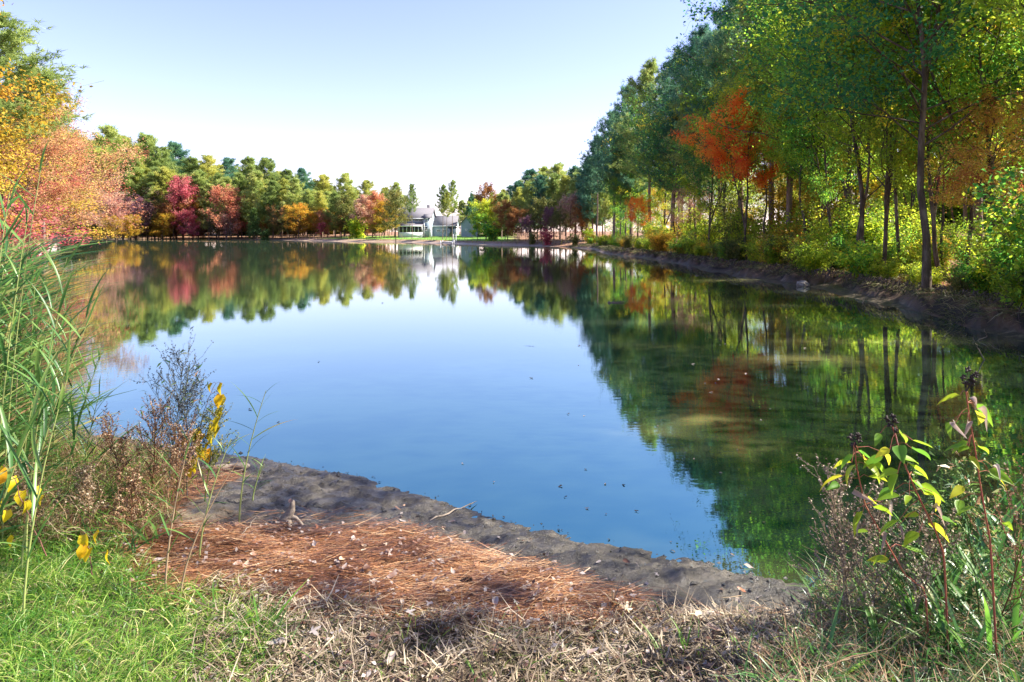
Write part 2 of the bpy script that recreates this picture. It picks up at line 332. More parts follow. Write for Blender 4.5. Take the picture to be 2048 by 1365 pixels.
def Hs(x, y): return float(height(np.array([x]), np.array([y]))[0])

def terrain():
    nr, nc = 470, 420
    yy = -8 + 4.5*np.exp(np.linspace(0, math.log(1800/4.5), nr)) - 4.0
    u = np.linspace(-1, 1, nc); u = np.sign(u)*np.abs(u)**1.1
    X = u[None,:]*(9 + 1.15*(yy[:,None]+12)); Y = np.repeat(yy[:,None], nc, 1)
    d = sdist(X, Y); z = height(X.ravel(), Y.ravel(), d)
    x, y = X.ravel(), Y.ravel()
    inpatch = smooth01((x+5.6)/.5)*smooth01((5.0-x)/.5)*smooth01((y-.4)/.5)*smooth01((7.4-y)/.5)
    z = z - .35*inpatch
    kr = (x > 5) & (y < 92)
    w1 = .6 + .9*value_noise(x*.25, y*.22, 21, 2) + .4*value_noise(x*1.5, y*1.3, 22, 3)
    mud = np.where(kr, smooth01((w1+.1-d)/.15), smooth01((2.6-d)/.5) if False else np.where(y > 60, smooth01((2.9-d)/.6), smooth01((1.0-d)/.3)))
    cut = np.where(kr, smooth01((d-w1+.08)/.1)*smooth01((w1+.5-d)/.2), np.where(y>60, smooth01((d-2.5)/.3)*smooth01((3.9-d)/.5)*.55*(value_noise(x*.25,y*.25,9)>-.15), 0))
    lawn = smooth01((x+46)/6)*smooth01((2-x)/4)*smooth01((y-100)/6)*smooth01((175-y)/10)*smooth01((d-3.2)/1.5)
    i = np.arange(nr-1)[:,None]*nc; j = np.arange(nc-1)[None,:]
    Q = np.stack([i+j, i+j+1, i+nc+j+1, i+nc+j], -1).reshape(-1, 4)
    dq = d[Q].max(1); Q = Q[dq > -6]
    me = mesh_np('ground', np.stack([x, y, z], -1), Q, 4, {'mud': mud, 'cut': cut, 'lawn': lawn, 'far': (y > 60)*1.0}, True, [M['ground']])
    tag(ob('ground', me), 'leaf covered ground and eroded banks around the pond', kind='structure')

def region(poly):
    """world polygon from ground points seen at those image places"""
    out = []
    for px, py in poly:
        z = .14
        for _ in range(6):
            Y = (EYE - z)*F/(py-HOR); X = PX(px, Y); z = max(Hs(X, Y), 0)
        out.append((X, Y))
    return np.array(out)
def in_poly(x, y, P):
    ins = np.zeros(len(x), bool)
    for a, b in zip(P, np.roll(P, -1, axis=0)):
        if a[1] != b[1]: ins ^= ((a[1] > y) != (b[1] > y)) & (x < (b[0]-a[0])*(y-a[1])/(b[1]-a[1])+a[0])
    return ins
def pdist(x, y, P):
    best = np.full(len(x), 1e9)
    for a, b in zip(P, np.roll(P, -1, axis=0)):
        ab = b-a; t = np.clip(((x-a[0])*ab[0]+(y-a[1])*ab[1])/(ab@ab+1e-12), 0, 1)
        best = np.minimum(best, np.hypot(x-a[0]-t*ab[0], y-a[1]-t*ab[1]))
    return np.where(in_poly(x, y, P), best, -best)
R_NEEDLE = region([(250,1085),(330,1058),(480,1062),(620,1072),(800,1068),(930,1108),(1060,1142),(1190,1182),(1265,1205),(1230,1240),(1050,1262),(850,1240),(640,1215),(480,1190),(380,1200),(280,1150)])
R_NEEDLE2 = region([(230,945),(330,930),(440,940),(470,955),(400,985),(330,1030),(220,1060)])
R_LAWN = region([(-500,1085),(60,1075),(200,1110),(330,1190),(480,1200),(545,1270),(520,1330),(420,1700),(-500,1700)])
R_THATCH = region([(430,1180),(620,1212),(860,1245),(1080,1262),(1280,1235),(1440,1240),(1700,1255),(1900,1300),(1900,1700),(380,1700)])
R_WEED = region([(-400,900),(120,900),(300,905),(345,960),(330,1050),(260,1110),(150,1100),(-400,1080)])
R_RIGHT = region([(1660,1190),(1800,1200),(2060,1150),(2500,1150),(2500,1700),(1400,1700),(1560,1350),(1640,1290)])

def patch_noise(x, y, d):
    lump = .35*value_noise(x*4.2, y*5.2, 31, 5, 2.1, .65) + 1.0*value_noise(x*9, y*13, 35, 4, 2.1, .7)
    fac = smooth01((d+.15)/.25)*smooth01((2.6-d)/1.2)
    fringe = .5*smooth01((d+.3)/.3)*smooth01((.35-d)/.3)
    return .045*lump*np.maximum(fac, fringe*.9) + .007*value_noise(x*22, y*22, 33, 3)*smooth01((d+.1)/.3)
def shore_z(x, y):
    x = np.asarray(x, float); y = np.asarray(y, float); d = sdist(x, y)
    return height(x, y, d) + patch_noise(x, y, d)

def shore_patch():
    xs = np.arange(-5.4, 4.8, .026); ys = np.arange(.6, 7.2, .026)
    X, Y = np.meshgrid(xs, ys); x, y = X.ravel(), Y.ravel(); d = sdist(x, y)
    z = height(x, y, d) + patch_noise(x, y, d)
    edge = smooth01((x+5.4)/.3)*smooth01((4.8-x)/.3)*smooth01((y-.6)/.3)*smooth01((7.2-y)/.3)
    z -= .3*(1-edge)
    n = value_noise(x*1.7, y*2.2, 41); n2 = value_noise(x*6, y*7, 42)
    wet = .93*smooth01((1.25 + .4*n + .35*n2 - d)/.35)
    wet = np.maximum(wet, .75*smooth01((.95 - d + .5*n)/.5)*smooth01((x+.2)/1.2))
    soil = smooth01((np.maximum(pdist(x,y,R_NEEDLE), pdist(x,y,R_NEEDLE2)) + .12*n2)/.12)
    turf = smooth01((np.maximum.reduce([pdist(x,y,R_LAWN), pdist(x,y,R_WEED), pdist(x,y,R_THATCH), pdist(x,y,R_RIGHT)]) + .1*n2)/.12)
    nc = len(xs); nr = len(ys)
    i = np.arange(nr-1)[:,None]*nc; j = np.arange(nc-1)[None,:]
    Q = np.stack([i+j, i+j+1, i+nc+j+1, i+nc+j], -1).reshape(-1, 4)
    Q = Q[d[Q].max(1) > -.9]
    me = mesh_np('beach', np.stack([x,y,z],-1), Q, 4, {'wet':wet,'soil':soil,'turf':turf}, True, [M['shore']])
    tag(ob('beach', me), 'sandy and muddy near shore of the pond', kind='structure')

def water():
    nr, nc = 300, 200
    yy = 2.2 + np.exp(np.linspace(0, math.log(230), nr)) - 1
    u = np.linspace(-1, 1, nc)
    X = u[None,:]*(6+.85*yy[:,None]) ; Y = np.repeat(yy[:,None], nc, 1); x, y = X.ravel(), Y.ravel()
    sh = np.zeros(len(x))
    def pt(px, py): Yw = EYE*F/(py-HOR); return PX(px, Yw), Yw
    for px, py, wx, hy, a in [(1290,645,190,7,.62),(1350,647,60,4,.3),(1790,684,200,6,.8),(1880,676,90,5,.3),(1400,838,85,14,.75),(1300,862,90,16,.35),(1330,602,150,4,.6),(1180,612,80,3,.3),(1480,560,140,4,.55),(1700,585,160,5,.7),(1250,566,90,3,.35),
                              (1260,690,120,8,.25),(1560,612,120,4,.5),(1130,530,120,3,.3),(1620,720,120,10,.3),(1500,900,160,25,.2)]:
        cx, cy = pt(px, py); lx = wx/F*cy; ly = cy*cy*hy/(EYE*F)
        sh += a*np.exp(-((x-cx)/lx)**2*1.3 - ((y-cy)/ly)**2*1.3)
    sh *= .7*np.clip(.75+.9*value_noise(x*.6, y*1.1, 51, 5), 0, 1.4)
    d = sdist(x, y)
    sh += .08*smooth01((d+.4)/.4)*(y < 9)*smooth01((x-.3)/1.2)
    i = np.arange(nr-1)[:,None]*nc; j = np.arange(nc-1)[None,:]
    Q = np.stack([i+j, i+j+1, i+nc+j+1, i+nc+j], -1).reshape(-1, 4)
    Q = Q[d[Q].min(1) < 1.2]
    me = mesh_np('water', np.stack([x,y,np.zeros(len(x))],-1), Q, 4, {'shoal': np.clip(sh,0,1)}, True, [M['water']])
    tag(ob('water', me), 'calm pond water mirroring the sky and trees', kind='structure')

terrain(); shore_patch(); water()

# ------------------------------------------------------------------ tree generators
def rot_about(v, ax, a):
    return v*cos(a) + np.cross(ax, v)*sin(a) + ax*(ax@v)*(1-cos(a))
def unit(v): return v/(np.linalg.norm(v)+1e-9)
def limb(r, p, d, L, n=5, up=.15, wob=.12):
    pts = [np.array(p, float)]; d = unit(np.array(d, float))
    for i in range(n):
        d = unit(d + np.array([0,0,up/n*2]) + r.normal(0, wob, 3)); pts.append(pts[-1] + d*L/n)
    return np.array(pts)
def leaves(name, P, size, v, r, up=.35, mat=None, aspect=.62, D=None):
    """folded kite-shaped leaves, one quad each"""
    n = len(P); nrm = r.normal(0, 1, (n,3)); nrm[:,2] = np.abs(nrm[:,2])+up; nrm /= np.linalg.norm(nrm,axis=1)[:,None]
    a = r.normal(0, 1, (n,3)) if D is None else D + r.normal(0, .5, (n,3))
    a -= (a*nrm).sum(1)[:,None]*nrm; a /= np.linalg.norm(a,axis=1)[:,None]+1e-9; b = np.cross(nrm, a)
    s = size*(.6+.8*r.random(n)); s = s[:,None]
    V = np.empty((n,4,3)); V[:,0] = P - a*s*.5; V[:,1] = P - b*s*aspect*.5 + nrm*s*.12 + a*s*.05; V[:,2] = P + a*s*.55 - nrm*s*.05; V[:,3] = P + b*s*aspect*.5 + nrm*s*.12 + a*s*.05
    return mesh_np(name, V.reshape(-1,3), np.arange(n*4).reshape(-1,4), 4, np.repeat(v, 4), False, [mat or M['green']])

def deciduous(key, seed, H=10, cb=.35, spread=3.2, nl=26, nleaf=20000, leaf=.09, bend=.05, trunk_r=.15, fork=0, k=7, density=.22, bare=False, limb_up=.5, profile=None, sub=6, twig=4, top=1.0):
    r = np.random.default_rng(seed)
    tb = MB(); bb = MB()
    trunks = []
    n = 10; zs = np.linspace(0, H*.88, n)
    base = np.stack([np.cumsum(r.normal(0, bend, n)*H/10), np.cumsum(r.normal(0, bend, n)*H/10), zs], -1); base -= base[0]
    trunks.append((base, np.interp(zs/H, [0,.05,.9], [trunk_r*1.25, trunk_r, trunk_r*.12])))
    for f in range(fork):
        i0 = 2+f; p = base[i0]; az = r.random()*2*pi
        q = limb(r, p, (cos(az)*.45, sin(az)*.45, 1), H*.88-p[2], 7, .2, .06)
        trunks.append((q, np.linspace(trunk_r*.72, trunk_r*.1, len(q))))
    for P, rad in trunks: tb.tube(P, rad, k)
    tips = []; clump = []
    for li in range(nl):
        P, rad = trunks[li % len(trunks)]
        t = cb + (top-cb)*((li+.5+.6*(r.random()-.5))/nl)
        z = t*H*.88/1.0; z = np.clip(z, P[0][2], P[-1][2])
        p = np.array([np.interp(z, P[:,2], P[:,0]), np.interp(z, P[:,2], P[:,1]), z])
        az = li*2.4 + r.normal(0, .4); s = (t-cb)/(top-cb+1e-6)
        pr = profile(s) if profile else (.55+.75*math.sin(pi*min(1, .18+s*.82))**.8)
        L = spread*pr*(.7+.5*r.random())
        e = limb_up + .5*s
        q = limb(r, p, (cos(az), sin(az), e), L, 6, .1, .16)
        bb.tube(q, np.linspace(trunk_r*.26, trunk_r*.05, 7)*(.6+.5*L/spread), 4)
        for si in range(sub):
            tt = .25+.75*(si+r.random())/sub; ii = tt*6; i0 = min(int(ii), 5); sp = q[i0]+(q[i0+1]-q[i0])*(ii-i0)
            dd = unit(q[i0+1]-q[i0]); dd = rot_about(dd, unit(r.normal(0,1,3)), r.uniform(.5,1.2)); dd[2] *= .6
            q2 = limb(r, sp, dd, L*.36*(1.15-.5*tt), 3, .12, .2)
            bb.tube(q2, np.linspace(trunk_r*.09, trunk_r*.025, 4), 3)
            cv = r.normal(0, 1)
            for ti in range(twig):
                a = q2[1+ti % 3]; d2 = unit(r.normal(0,1,3)+np.array([0,0,.1])); tl = L*.16*(.5+r.random())
                if bare: bb.tube(np.stack([a, a+d2*tl*.6, a+d2*tl*1.3+np.array([0,0,.1*tl])]), [trunk_r*.03, trunk_r*.02, .004], 3)
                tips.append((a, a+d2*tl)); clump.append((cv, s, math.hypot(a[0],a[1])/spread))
    A = np.array([t[0] for t in tips]); B = np.array([t[1] for t in tips]); cl = np.array(clump)
    idx = r.integers(0, len(A), nleaf); t = r.random(nleaf)[:,None]
    Pl = A[idx]+(B[idx]-A[idx])*t + r.normal(0, density, (nleaf,3))*np.array([1,1,.7])
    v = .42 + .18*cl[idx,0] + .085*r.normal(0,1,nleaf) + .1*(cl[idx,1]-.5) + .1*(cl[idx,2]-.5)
    v = np.clip(v, 0, 1)
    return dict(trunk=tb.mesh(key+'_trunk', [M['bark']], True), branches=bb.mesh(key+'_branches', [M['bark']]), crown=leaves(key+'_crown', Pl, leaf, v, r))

def pine(key, seed, H=20, cb=.4, spread=3.2, nb=60, tufts=5, nn=16, nl=.26, nw=.03, trunk_r=.2, lean=0):
    r = np.random.default_rng(seed); tb = MB(); bb = MB()
    n = 9; zs = np.linspace(0, H*.97, n); off = np.cumsum(r.normal(0,.03,(n,2))*H/10, axis=0); off -= off[0]
    P = np.stack([off[:,0]+lean*zs, off[:,1], zs], -1); tb.tube(P, np.interp(zs/H, [0,.04,.95], [trunk_r*1.25,trunk_r,trunk_r*.15]), 7)
    C = []; Dv = []; cv = []
    for b in range(nb):
        s = ((b+r.random())/nb)**.9; z = (cb+(.985-cb)*s)*H
        p = np.array([np.interp(z, P[:,2], P[:,0]), np.interp(z, P[:,2], P[:,1]), z]); az = b*2.4+r.normal(0,.35)
        L = spread*(1.05*(1-s)**.6*(.35+.65*min(1, s*3.2+.25))+.12)*(.55+.65*r.random())
        q = limb(r, p, (cos(az), sin(az), .05+.5*s), L, 5, .35, .1)
        bb.tube(q, np.linspace(trunk_r*.22, .012, 6), 3)
        c = r.normal(0,1); m = max(2, int(tufts*(.4+L/spread)))
        for ti in range(m):
            tt = .35+.65*(ti+.8*r.random())/m; ii = min(tt*5, 4.999); i0 = int(ii); sp = q[i0]+(q[i0+1]-q[i0])*(ii-i0)
            side = unit(r.normal(0,1,3)*np.array([1,1,.45])+np.array([0,0,.25]))
            for w_ in range(2):
                C.append(sp+side*L*.17*(.3+w_)+r.normal(0,.06,3)); Dv.append(unit(unit(q[i0+1]-q[i0])*.8+side+np.array([0,0,.35]))); cv.append(c)
    C = np.array(C); Dv = np.array(Dv); cv = np.array(cv); m = len(C)
    d = r.normal(0,1,(m,nn,3))*.75 + Dv[:,None,:]*.8; d /= np.linalg.norm(d,axis=2)[:,:,None]
    Ln = nl*(.75+.5*r.random((m,nn,1))); sd = np.cross(d, r.normal(0,1,(m,nn,3))); sd /= np.linalg.norm(sd,axis=2)[:,:,None]
    c = C[:,None,:]+r.normal(0,nl*.22,(m,nn,3))
    V = np.stack([c-sd*nw*.5, c+sd*nw*.5, c+d*Ln], 2).reshape(-1,3)
    v = np.clip(.4+.14*np.repeat(cv,nn)+.14*r.normal(0,1,m*nn), 0, 1)
    cr = mesh_np(key+'_crown', V, np.arange(len(V)).reshape(-1,3), 3, np.repeat(v,3), False, [M['pine']])
    return dict(trunk=tb.mesh(key+'_trunk', [M['bark_pine']], True), branches=bb.mesh(key+'_branches', [M['bark_pine']]), crown=cr)

def shrub(key, seed, H=1.6, W=1.1, nst=14, nleaf=4500, leaf=.07):
    r = np.random.default_rng(seed); bb = MB(); P = []; cvs = []
    for i in range(nst):
        az = r.random()*2*pi; q = limb(r, (r.normal(0,.12),r.normal(0,.12),0), (cos(az)*W/H*.8*r.random(), sin(az)*W/H*.8*r.random(), 1), H*(.6+.5*r.random()), 6, 0, .16)
        bb.tube(q, np.linspace(.014, .004, 7), 3)
        for j in range(7):
            a = q[r.integers(1,7)]; d = unit(r.normal(0,1,3)*np.array([1,1,.5])+np.array([0,0,.25])); q2 = np.stack([a, a+d*H*.13, a+d*H*.26+np.array([0,0,.02])]); bb.tube(q2, [.006,.004,.002], 3)
            cv = r.normal(0,1)
            for k_ in range(6): P.append(a+d*H*.28*r.random()); cvs.append(cv)
    P = np.array(P); cvs = np.array(cvs); idx = r.integers(0, len(P), nleaf)
    Pl = P[idx]+r.normal(0, H*.055, (nleaf,3)); Pl[:,2] = np.maximum(Pl[:,2], .02)
    return dict(branches=bb.mesh(key+'_branches', [M['bark']]), crown=leaves(key+'_crown', Pl, leaf, np.clip(.42+.16*cvs[idx]+.14*r.normal(0,1,nleaf),0,1), r))

LIB = {}
LIB['pineA'] = pine('pine_a', 1, 18, .36, 4.0, 84, 12, 17, .34, .05, .19)
LIB['pineB'] = pine('pine_b', 2, 18, .46, 3.6, 70, 12, 17, .34, .05, .17, .01)
LIB['pineC'] = pine('pine_c', 3, 18, .3, 4.4, 90, 12, 16, .34, .05, .21, -.01)
LIB['pfarA'] = pine('pine_far_a', 4, 24, .2, 5.6, 80, 10, 12, .7, .13, .22)
LIB['pfarB'] = pine('pine_far_b', 5, 24, .32, 5.4, 60, 10, 12, .7, .13, .2, .01)
LIB['pfarC'] = pine('pine_far_c', 6, 24, .45, 4.8, 44, 9, 12, .65, .12, .2, -.012)
LIB['big1'] = deciduous('maple_a', 11, 12, .3, 4.6, 40, 33000, .1, .13, .085, 1, density=.15, sub=8, twig=4, bare=True)
LIB['big2'] = deciduous('maple_b', 12, 13, .36, 4.4, 40, 32000, .1, .14, .085, 0, density=.15, sub=8, twig=4, bare=True)
LIB['mid1'] = deciduous('mid_tree_a', 13, 10, .28, 3.2, 30, 21000, .105, .05, .1, 1, density=.15, bare=True)
LIB['mid2'] = deciduous('mid_tree_b', 14, 10, .42, 3.0, 26, 18000, .105, .07, .08, 0, density=.15, bare=True)
LIB['mid3'] = deciduous('mid_tree_c', 15, 10, .2, 3.6, 30, 22000, .105, .06, .1, 2, density=.16, bare=True)
LIB['low1'] = deciduous('low_tree_a', 16, 8, .08, 4.2, 36, 34000, .11, .06, .12, 2, density=.22, bare=True, limb_up=.25)
LIB['far1'] = deciduous('far_tree_a', 17, 10, .15, 3.4, 26, 7000, .26, .05, .12, 1, density=.28, bare=True)
LIB['far2'] = deciduous('far_tree_b', 18, 10, .12, 3.8, 26, 5500, .26, .05, .1, 2, density=.28, bare=True, limb_up=.9)
LIB['far3'] = deciduous('far_tree_c', 19, 10, .3, 3.0, 22, 6500, .27, .05, .1, 0, density=.3)
LIB['bare'] = deciduous('twiggy_tree', 20, 10, .15, 3.4, 30, 2200, .2, .05, .1, 2, density=.2, bare=True, limb_up=.9, twig=6)
LIB['orng'] = deciduous('orange_maple', 26, 10, .5, 3.4, 34, 24000, .13, .06, .1, 1, density=.17, profile=lambda s: .95*math.sin(pi*min(1,.22+s*.72))**.7)
LIB['sparse'] = deciduous('thin_tree', 24, 10, .3, 3.2, 22, 2900, .16, .06, .1, 1, density=.16, twig=3)
LIB['cedar'] = deciduous('cedar', 21, 8, .02, 1.6, 44, 9000, .16, .01, .09, 0, density=.16, limb_up=.9, profile=lambda s: 1.25*(1-s)**.7+.1)
LIB['shrubA'] = shrub('shrub_a', 31); LIB['shrubB'] = shrub('shrub_b', 32, 1.3, 1.5, 16, 5000, .075); LIB['shrubC'] = shrub('shrub_c', 33, 2.2, 1.2, 14, 5200, .08)
LIB['shrubF'] = shrub('shrub_far', 34, 2.0, 1.6, 12, 1500, .2)

NAME = {'p':'pine_tree','b':'broadleaf_tree','m':'broadleaf_tree','l':'broadleaf_tree','f':'broadleaf_tree','c':'cedar_tree','s':'shrub'}
def plant(kind, x, y, sc, mat, label, group, rz=None, name=None, cat=None, bark=None, parts=True, z=None, sxy=1.0, tilt=None):
    L = LIB[kind]; nm = name or ('pine_tree' if kind[:4] in ('pine','pfar') else 'cedar_tree' if kind == 'cedar' else 'shrub' if kind[:5] == 'shrub' else 'broadleaf_tree')
    rz = random.random()*6.28 if rz is None else rz
    o = empty(nm, (x, y, (Hs(x,y) if z is None else z)-.04), rz, (sc*sxy, sc*sxy, sc))
    if tilt: o.rotation_euler = (tilt[0], tilt[1], rz)
    if 'trunk' in L: ob('trunk', L['trunk'], o, mat=bark)
    if parts: ob('branches', L['branches'], o, mat=bark)
    ob('crown', L['crown'], o, mat=M[mat])
    tag(o, label, cat or ('shrub' if nm == 'shrub' else 'tree'), group)
    return o

def topscale(px, top_py, D, H, x=None):
    """scale so that a tree of height H at distance D reaches the given image height"""
    X = PX(px, D); z = Hs(X, D); return X, (EYE + (HOR-top_py)/F*D - z)/H

G_FAR = 'trees along the far shore'
LF = [(160,'the left shore maples'),(215,'the tallest pine at the left end'),(262,'the dull purple twiggy tree'),(318,'the grey twiggy tree'),(366,'the crimson tree'),(398,'the golden yellow tree'),(430,'the olive tree with pale trunk'),(462,'the coral red tree'),(508,'the green cedar'),(545,'the sparse rust tree'),(597,'the gold tree over the water'),(648,'the small red tree'),(690,'the dark skyline pine'),(714,'the bright yellow green bush'),(735,'the pinkish orange tree'),(755,'the coral topped tree'),(790,'the slender pine beside the house'),(1010,'the rusty orange tree'),(1060,'the purple red twiggy tree'),(1100,'the dull purple tree'),(1150,'the pink tree')]
def nearf(px): return min(LF, key=lambda t: abs(t[0]-px))[1]
# far shore pines: px, top, D, kind, mat, label
def T(px, top, D, kind, mat, label, group, **k):
    H = {'pineA':18,'pineB':18,'pineC':18,'pfarA':24,'pfarB':24,'pfarC':24,'big1':12.4,'big2':13.2,'mid1':10.2,'mid2':10,'mid3':10.2,'low1':8,'far1':10.5,'far2':11,'far3':10,'bare':11,'cedar':8.2,'shrubF':2.3,'shrubA':1.8,'shrubB':1.5,'shrubC':2.5}[kind]
    X, sc = topscale(px, top, D, H)
    return plant(kind, X, D, sc, mat, label, group, **k)

far_pines = [(212,256,190,'pfarA','pine','tall green pine rising highest behind the left end of the far shore'),
 (250,275,196,'pfarB','pine_y','pine just right of the tallest one at the left end of the far shore'),
 (288,272,200,'pfarA','pine','dark topped pine, second peak from the left on the far shore skyline'),
 (322,295,195,'pfarC','pine','rounded pine above the pale twiggy tree on the far shore'),
 (352,288,205,'pfarB','pine_b','bluish pine with thin crown rising behind the crimson tree'),
 (385,318,200,'pfarA','pine','green pine directly right of the bluish pine behind the crimson tree'),
 (418,312,200,'pfarC','pine_y','pine above the small gold tree on the far shore'),
 (458,318,210,'pfarC','pine_b','thin blue green pine rising behind the coral red tree'),
 (500,318,190,'pfarA','pine','broad dark pine behind the green cedar on the far shore'),
 (535,318,188,'pfarB','pine','tall pine with bare trunk right of the cedar'),
 (575,342,182,'pfarA','pine','pale green pine over the gold tree on the far shore'),
 (607,338,190,'pfarC','pine_b','bluish pine peeking over the skyline right of the cedar'),
 (645,352,176,'pfarA','pine_y','yellowish rounded pine over the red shrub tree on the far shore'),
 (690,348,178,'pfarB','pine','dark pine on the skyline left of the lawn'),
 (735,362,172,'pfarB','pine_y','pine standing left of the house over the orange trees'),
 (790,366,160,'pfarC','pine','slender pine beside the left end of the house')]
for px, top, D, k, m, lab in far_pines: T(px, top, D, k, m, lab, 'pines along the far shore', sxy=1.25)
r0 = random.Random(3)
for i in range(62):                                                    # second rank that closes the skyline
    px = 150 + i*10.4 + r0.uniform(-6,6); top = np.interp(px, [150,215,330,450,520,650,800], [275,285,300,335,335,365,392]) + r0.uniform(0,28)
    T(px, top, 205 - 40*max(0,(px-450)/330) + r0.uniform(5,22), r0.choice(['pfarA','pfarA','pfarB']), r0.choice(['pine','pine','pine_y','pine_y']), 'second rank pine behind ' + nearf(px) + ' on the far shore', 'pines of the second rank behind the far shore', parts=False, sxy=1.25)
for i in range(46):
    px = 190 + i*12.6 + r0.uniform(-6,6); D = 184 - 32*max(0,(px-480)/280) + r0.uniform(-4,8)
    m_ = r0.choice(['olive','olive','gold','pink','ygreen','rust']); T(px, 425+r0.uniform(-8,22), D, r0.choice(['far1','far2','far3']), m_, 'low %s understorey tree beside %s' % ({'olive':'olive','gold':'gold','pink':'pinkish','ygreen':'yellow green','rust':'rusty'}[m_], nearf(px)), 'understorey trees along the far shore', sxy=1.5)
far_dec = [(232,385,172,'far1','pink','dusty pink tree right of the large autumn trees at the left shore'),
 (222,430,165,'far2','gold','small gold tree at the foot of the dusty pink tree'),
 (262,392,176,'far2','purple','dull purple twiggy tree on the far shore'),
 (258,430,170,'far1','gold','low gold tree under the purple twiggy tree'),
 (285,408,178,'bare','pink','pale pink nearly bare tree beside the purple tree'),
 (318,372,182,'bare','pink','tall grey twiggy tree left of the crimson tree'),
 (325,425,176,'far1','gold','gold and orange tree left of the crimson tree, at the water'),
 (348,398,178,'far2','rust','rust coloured tree touching the crimson tree'),
 (366,360,180,'far3','crimson','bright crimson tree, the reddest on the far shore'),
 (378,420,176,'far1','crimson','low crimson and pink tree at the foot of the tall crimson one'),
 (398,395,182,'far3','gold','golden yellow tree between the crimson and the coral red tree'),
 (425,420,176,'bare','olive','thin olive tree with pale trunk left of the coral red tree'),
 (462,373,176,'far1','redor','coral red rounded tree left of the green cedar'),
 (455,425,173,'bare','pink','pink twiggy shrub tree in front of the coral red tree'),
 (508,408,170,'cedar','cedar','cone shaped green cedar on the far shore'),
 (530,455,168,'shrubF','cedar','low green juniper at the foot of the cedar'),
 (560,410,170,'bare','rust','sparse rust tree with dark trunk right of the cedar'),
 (597,408,165,'far1','gold','gold tree hanging over the water right of the cedar'),
 (575,430,168,'far2','olive','olive undergrowth tree left of the gold tree'),
 (648,420,165,'far2','redor','small red tree right of the gold tree'),
 (642,445,163,'far1','crimson','low red shrub tree at the waterline'),
 (688,395,160,'far3','olive','olive tree between the red tree and the yellow bush'),
 (714,432,152,'shrubF','ygreen','bright yellow green bush on the lawn edge'),
 (728,395,155,'far3','pink','pinkish orange tree left of the lawn'),
 (752,388,150,'far3','redor','coral topped tree beside the lawn'),
 (768,402,148,'far1','gold','yellow tree beside the left end of the house'),
 (792,385,127,'far3','olive','olive tree with pale trunk near the water left of the house')]
for px, top, D, k, m, lab in far_dec: T(px, top, D, k, m, lab, 'autumn trees along the far shore', sxy={'cedar':1,'far3':.85}.get(k, 1.0 if m in ('crimson','redor') else 1.15))
for i in range(40):
    px = 200 + i*15.2 + r0.uniform(-6,6); top = np.interp(px, [200,330,450,520,650,800], [300,335,355,352,380,405]) + r0.uniform(-8,22); D = float(np.interp(px, [200,500,800], [186,180,157]))
    T(px, top, D+r0.uniform(-2,5), r0.choice(['pfarA','pfarA','pfarC']), r0.choice(['pine','pine_y','pine']), 'lower pine between the tall ones near ' + nearf(px), 'lower pines of the far shore', parts=False, sxy=1.2)
# around the house
T(824,369,142,'pfarC','pine','pine with bare trunk standing in front of the porch','pines on the lawn',sxy=.75)
T(885,370,132,'pfarC','pine','left pine of the group of three on the lawn','pines on the lawn',sxy=.8)
T(893,385,131,'pfarC','pine_y','middle pine of the group of three, shorter and yellower','pines on the lawn',sxy=.75)
T(904,361,133,'pfarC','pine','right and tallest pine of the group of three on the lawn','pines on the lawn',sxy=.75)
T(944,388,135,'pfarB','pine_b','bluish pine in front of the right hand building','pines right of the house',sxy=.8)
T(973,371,125,'far3','rust','rusty topped tree right of the house','trees right of the house',sxy=.6)
T(972,400,118,'far1','ygreen','rounded yellow green tree right of the house','trees right of the house')
T(955,425,116,'far1','green','dark green bushy tree at the water right of the house','trees right of the house')
T(985,440,110,'shrubF','green','dark green bush below the yellow green tree','trees right of the house')
for i,(px,top,D) in enumerate([(925,402,172),(942,396,176),(958,392,180),(985,386,170),(1008,380,168),(1024,372,160),(1042,362,155),(770,376,182),(812,392,186)]): T(px, top, D, ['pfarA','pfarB','pfarC'][i%3], ['pine','pine_y','pine_b'][i%3], ['pine behind the gap right of the house','pine behind the outbuilding roof','pine over the right end of the outbuilding','pine behind the rusty topped tree','pine behind the yellow green tree','pine left of the corner wood','pine at the left side of the corner wood','pine far behind the left end of the house','low pine behind the house roof'][i], 'pines behind the house', parts=False, sxy=1.1)
for i,(px,top,D) in enumerate([(1015,392,112),(1038,376,110),(1058,366,108),(1082,352,107),(1108,350,106),(1132,352,104),(1152,348,100),(1172,340,97),(1192,335,95)]): T(px, top, D, ['pfarA','pfarB'][i%2], ['pine','pine_y','pine','pine_b'][i%4], ['first','second','third','fourth','fifth','sixth','seventh','eighth','ninth'][i]+' pine from the left in the front row of the corner wood', 'front row pines of the corner wood', sxy=1.05)
cen = [(1003,388,125,'pfarB','pine'),(1035,365,122,'pfarA','pine_b'),(1062,342,118,'pfarA','pine_b'),(1090,335,115,'pfarB','pine'),(1120,330,112,'pfarA','pine'),(1150,335,108,'pfarB','pine_b'),(1175,330,104,'pfarA','pine')]
cl = ['small pine at the left end of the wood beyond the pond corner','bluish pine second from the left beyond the pond corner','pine with rounded top in the middle of the wood beyond the pond corner','green pine just right of the rounded bluish one beyond the pond corner','highest pine of the wood beyond the pond corner','bluish pine left of the right bank pines','pine meeting the first pine of the right bank']
for (px, top, D, k, m), lab in zip(cen, cl): T(px, top, D, k, m, lab, 'pines beyond the pond corner', sxy=1.3)
